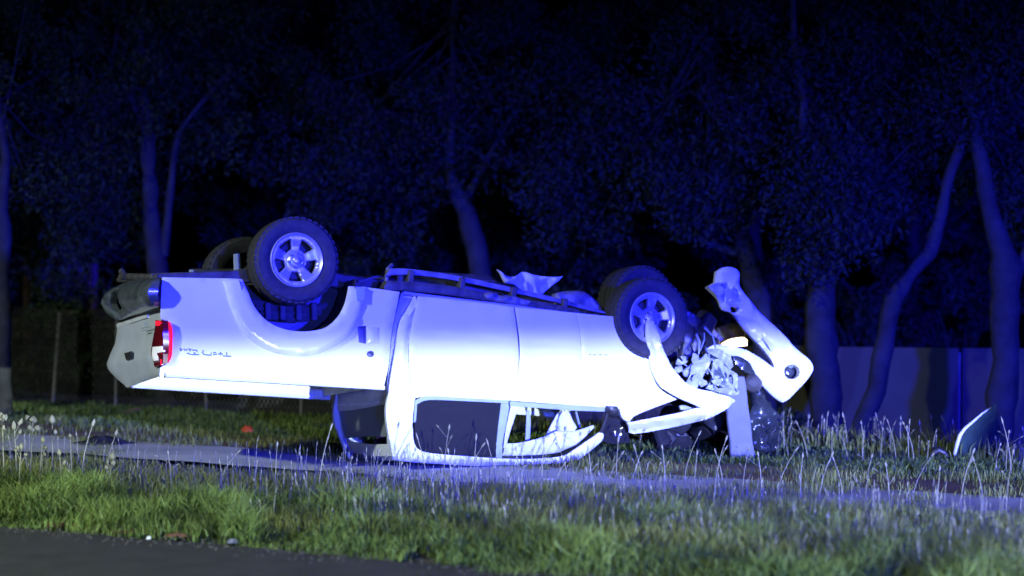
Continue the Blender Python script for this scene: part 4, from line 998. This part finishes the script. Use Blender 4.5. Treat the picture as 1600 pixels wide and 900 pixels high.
# ---- wheels
def wheel_meshes():
    tb = MB(); Rt = .372; wd = .25
    prof = [(.225, .02), (.235, .004), (.262, -.008), (.30, -.014), (.335, -.010), (.357, .012), (.366, .03), (.366, .055), (.360, .06), (.360, .07), (.367, .075), (.370, .118), (.362, .122), (.362, .132), (.370, .136), (.367, .178), (.360, .183), (.360, .193), (.366, .198), (.366, .222), (.357, .24), (.335, .262), (.28, .262), (.225, .235)]
    tb.lathe(prof, 56)
    for k in range(40):                                         # tread blocks on the shoulder
        a = 2 * pi * k / 40
        for ax, ln in ((.030, .05), (.222, .05)):
            c = Vector((.3535 * cos(a), ax, .3535 * sin(a))); R = Matrix.Rotation(-a, 3, 'Y'); tb.box(c, (.02, ln, .036), R)
    tyre = tb.mesh('tyre', 30); tyre.materials.append(M['rubber'])
    # alloy: five broad spokes
    Ro = .205; out = [(Ro * cos(a), Ro * sin(a)) for a in np.linspace(0, 2 * pi, 61)[:-1]]
    holes = []
    for k in range(5):
        a0 = radians(90 + 36 + 72 * k); r1, r2 = .098, .178; w1, w2 = .24, .335
        loop = [(r2 * cos(a0 + w2 * f), r2 * sin(a0 + w2 * f)) for f in np.linspace(-1, 1, 7)] + [(.14 * cos(a0 + .33), .14 * sin(a0 + .33))] + [(r1 * cos(a0 + w1 * f), r1 * sin(a0 + w1 * f)) for f in np.linspace(1, -1, 4)] + [(.14 * cos(a0 - .33), .14 * sin(a0 - .33))]
        holes.append(loop)
    h2 = [smooth_loop(h, .012, 170) for h in holes]
    P, Tt, d = tri2d(out, h2, .012)
    def dish(r, e):
        v = .018 + .022 * ss(.19, .10, r) - .02 * ss(.07, .05, r) - .012 * ss(.036, .026, r)
        roll = .014; q = min(1, e / roll); return v + roll * .8 * (1 - sqrt(max(0, 1 - (1 - q) ** 2)))
    rr = np.hypot(P[:, 0], P[:, 1])
    fr = [Vector((P[i, 0], dish(rr[i], d[i] if rr[i] < .19 else .02), P[i, 1])) for i in range(len(P))]; n = len(fr)
    vs = fr + [v + Vector((0, .035, 0)) for v in fr]; fs = [tuple(t) for t in Tt] + [tuple(n + i for i in t[::-1]) for t in Tt]; cnt = {}
    for t in Tt:
        for k in range(3):
            e = (t[k], t[(k + 1) % 3]); cnt.setdefault((min(e), max(e)), []).append(e)
    for es in cnt.values():
        if len(es) == 1: a, b = es[0]; fs.append((b, a, n + a, n + b))
    rb = MB(); rb.add(vs, fs)
    rb.lathe([(.19, .03), (.205, .018), (.214, .002), (.222, -.004), (.229, .0), (.231, .012), (.222, .03), (.208, .05), (.2, .12), (.2, .22)], 56)
    rim = rb.mesh('wheel', 35); rim.materials.append(M['alloy'])
    db = MB(); db.lathe([(.0, .12), (.12, .115), (.15, .12), (.15, .15), (.0, .16)], 28); db.lathe([(.15, .17), (.2, .17)], 28); disc = db.mesh('brake_disc'); disc.materials.append(M['under'])
    nb = MB(); nb.lathe([(.0, -.012), (.007, -.012), (.011, -.006), (.011, .02)], 8); nut = nb.mesh('lug_nut'); nut.materials.append(M['chrome'])
    cb = MB(); cb.lathe([(.0, -.016), (.02, -.014), (.03, -.004), (.032, .02)], 20); cap = cb.mesh('hub_cap'); cap.materials.append(M['alloy'])
    return rim, tyre, disc, nut, cap
RIM, TYRE, DISC, NUT, CAP = wheel_meshes()
def wheel(px, py, y, spin, flip=False, tilt=(0, 0), sc=1.0, lab=None):
    sc *= .978
    c = L(px, py, y); o = link('wheel', RIM, None, T); o.location = c
    o.rotation_euler = (tilt[0], spin, tilt[1] + (pi if flip else 0)); o.scale = (sc, sc, sc)
    if lab: o['label'] = lab
    link('tyre', TYRE, None, o); link('brake_disc', DISC, None, o)
    k = link('hub_cap', CAP, None, o); k.location.y = .02
    for i in range(6):
        a = 2 * pi * i / 6 + .3; n = link('lug_nut', NUT, None, o); n.location = (.058 * cos(a), .026, .058 * sin(a))
    return o
wheel(464, 406, .02, radians(3), lab='rear wheel nearest the camera, standing proud of the tub')
pf = L(464, 406, .02); o = wheel(464, 406, .02, .4, True); o.location = (pf.x - .02, W - .0, pf.z - .02)
wheel(1020, 497, -.01, radians(8), False, (0, radians(6)), .985)
o = wheel(1019, 497, .0, .9, True, (0, radians(14))); o.location = L(1006, 476, W - .55) + Vector((-.02, .3, 0))
mb = MB(); a = L(464, 408, .2); mb.tube([a, (a.x, W - .2, a.z)], .045, 12); mb.build('rear_axle', M['under'], T)
mb = MB(); prof_ = [(.0, -.13), (.08, -.11), (.13, -.05), (.14, 0), (.13, .05), (.08, .11), (0, .13)]; mb.lathe(prof_, 18, c=(a.x, W / 2, a.z)); mb.build('differential', M['under'], T)
mb = MB(); a = L(1019, 497, .2); mb.tube([a, (a.x, W - .3, a.z - .02)], .035, 10); mb.box((a.x - .05, .8, a.z - .05), (.35, .5, .25), None, .06); mb.build('front_axle', M['under'], T)
sheet('front_arch_liner', [(985, 500), (1005, 470), (1060, 480), (1105, 505), (1112, 540), (1085, 560), (1060, 610), (1030, 600), (1010, 560)], M['plastic'], T, y=.42, th=.03, roll=.01, sp=10, crumple=.08)

# ================================================================== LOOSE THINGS
ob = sheet('crumpled_sheet', [(776, 421), (783, 427), (791, 431), (804, 432), (820, 424), (834, 428), (848, 431), (866, 433), (881, 431), (866, 445), (850, 459), (832, 457), (815, 453), (796, 448), (785, 441)], M['cloth'], None, y=.55, th=.012, roll=.01, sp=4, crumple=.11, cfreq=5, seed=1)
ob.matrix_world = TM; tag(ob, 'pale crumpled sheet sticking up from the upturned underside', 'torn sheet')
# leaning slab post under the nose
pb = ground(1161, 714); mb = MB(); wd = .205
topc = atd(1146, 588, pb.y + .05); vs = []
for i in range(9):
    f = i / 8; c = Vector((pb.x, pb.y, -.05)).lerp(Vector((topc.x, topc.y, topc.z)), f) ; hw = (.105 - .012 * f) * (1 + .03 * sin(i * 2.1)); dp = .06
    for (dx, dy) in ((-hw, -dp + .012), (-hw + .012, -dp), (hw - .012, -dp), (hw, -dp + .012), (hw, dp), (-hw, dp)): vs.append(c + Vector((dx, dy, 0)))
mb.add(vs, [(i * 6 + j, i * 6 + (j + 1) % 6, (i + 1) * 6 + (j + 1) % 6, (i + 1) * 6 + j) for i in range(8) for j in range(6)] + [tuple(range(6)), tuple(range(48, 54))])
for v_ in (0,): pass
tag(mb.build('slab_post', M['cement'], None, 40), 'pale slab post leaning under the crushed nose of the pickup', 'post')
# wreck piece lying by the right edge
wp_ = empty('torn_panel', ground(1500, 716), 'dark glossy torn car panel lying in weeds at right', 'car debris')
wb = wp_.location.copy(); Dp = wb.y
ridge = [(1549, 637), (1536, 645), (1520, 659), (1508, 669), (1500, 680), (1496, 693), (1492, 708), (1492, 716)]
mb = MB(); vs = []; nn = 7
for (px, py) in ridge:
    p = atd(px, py, Dp) - wb; ww = 5 + 62 * sin(pi * min(1, (py - 637) / 96)) ** .8 ; q = atd(px + ww, py + ww * .45 + 6 * noise.noise(Vector((py * .1, 0, 0))), Dp + .012 * ww) - wb
    for j in range(nn):
        f = j / (nn - 1); v = p.lerp(q, f); v.y += -.16 * sin(pi * f); v.z += .06 * sin(pi * f) - .05 * f * f + .012 * noise.noise(v * 9); vs.append(v)
k = len(vs); vs += [v + Vector((.012, .02, -.006)) for v in vs]
fs = [(i * nn + j, (i + 1) * nn + j, (i + 1) * nn + j + 1, i * nn + j + 1) for i in range(len(ridge) - 1) for j in range(nn - 1)]; fs += [tuple(k + a for a in f[::-1]) for f in fs]
for i in range(len(ridge) - 1): fs.append((i * nn, (i + 1) * nn, k + (i + 1) * nn, k + i * nn))
mb.add(vs, fs); mb.build('panel_skin', M['tealgloss'], wp_, 50)
mb = MB(); mb.tube([atd(x, y, Dp - .01) - wb for x, y in ridge], [.006, .008, .012, .015, .018, .018, .014, .01], 8); mb.build('ridge_highlight', M['silver'], wp_, 60)  # pale tube along the ridge stands in for its glinting highlight
mb = MB(); mb.tube([atd(x, y, Dp + .05) - wb for x, y in ((1455, 719), (1459, 707), (1467, 703), (1476, 708), (1482, 718))], [.02, .03, .034, .03, .02], 8); mb.build('rubber_strip', M['plastic'], wp_, 60)
mb = MB(); mb.tube([atd(x, y, Dp + .1) - wb for x, y in ((1540, 722), (1552, 712), (1566, 711), (1572, 720))], [.02, .035, .035, .02], 8); mb.build('rubber_strip', M['plastic'], wp_, 60)
def scrap(name, px, py, sx, sz, mat, label, cat, seed, n=14):
    b = ground(px, py); b.z = gz(b.x, b.y) + .01; rnd = random.Random(seed); mb = MB(); vs = []; nr = 5
    for i in range(nr):
        for j in range(n):
            a = 2 * pi * j / n; f = (i + .3) / nr; r = 1 - .75 * f ** 1.5; r *= 1 + .5 * noise.noise(Vector((cos(a) * 1.7, sin(a) * 1.7, f * 3 + seed)))
            vs.append(Vector((cos(a) * sx * r, sin(a) * sx * .6 * r, sz * f * (1 + .5 * noise.noise(Vector((a, f, seed)))))))
    fs = [(i * n + j, i * n + (j + 1) % n, (i + 1) * n + (j + 1) % n, (i + 1) * n + j) for i in range(nr - 1) for j in range(n)] + [tuple((nr - 1) * n + j for j in range(n)), tuple(range(n - 1, -1, -1))]
    mb.add(vs, fs); o = mb.build(name, mat, None, 25); o.location = b; return tag(o, label, cat)
scrap('plastic_scrap', 388, 678, .07, .07, M['orange'], 'bright orange plastic scrap on the far grass strip under the tub', 'scrap', 1)
scrap('dark_debris', 162, 695, .24, .07, M['plastic'], 'flat black heap of debris on brown dirt below the tailgate', 'debris', 2, 22)
scrap('paper_scrap', 232, 845, .018, .022, M['litter'], 'tiny white paper scrap on the asphalt edge at left', 'litter', 3)
scrap('plastic_chip', 858, 752, .05, .012, M['litter'], 'thin white chip lying at the path edge below the cab roof', 'litter', 8)
scrap('pale_stone', 363, 851, .045, .03, M['cement'], 'pale flat stone at the road edge under the grass', 'stone', 4)
sb = atd(205, 645, 31); mb = MB(); a, b = ground(192, 650), ground(216, 641); mb.box((a + b) / 2 + Vector((0, 0, .02)), (.22, .1, .03), Matrix.Rotation(.5, 3, 'Z') @ Matrix.Rotation(-.2, 3, 'Y'), .008)
tag(mb.build('board_offcut', M['timber'], None, 30), 'small brown board lying at the wire fence behind the tailgate', 'board')
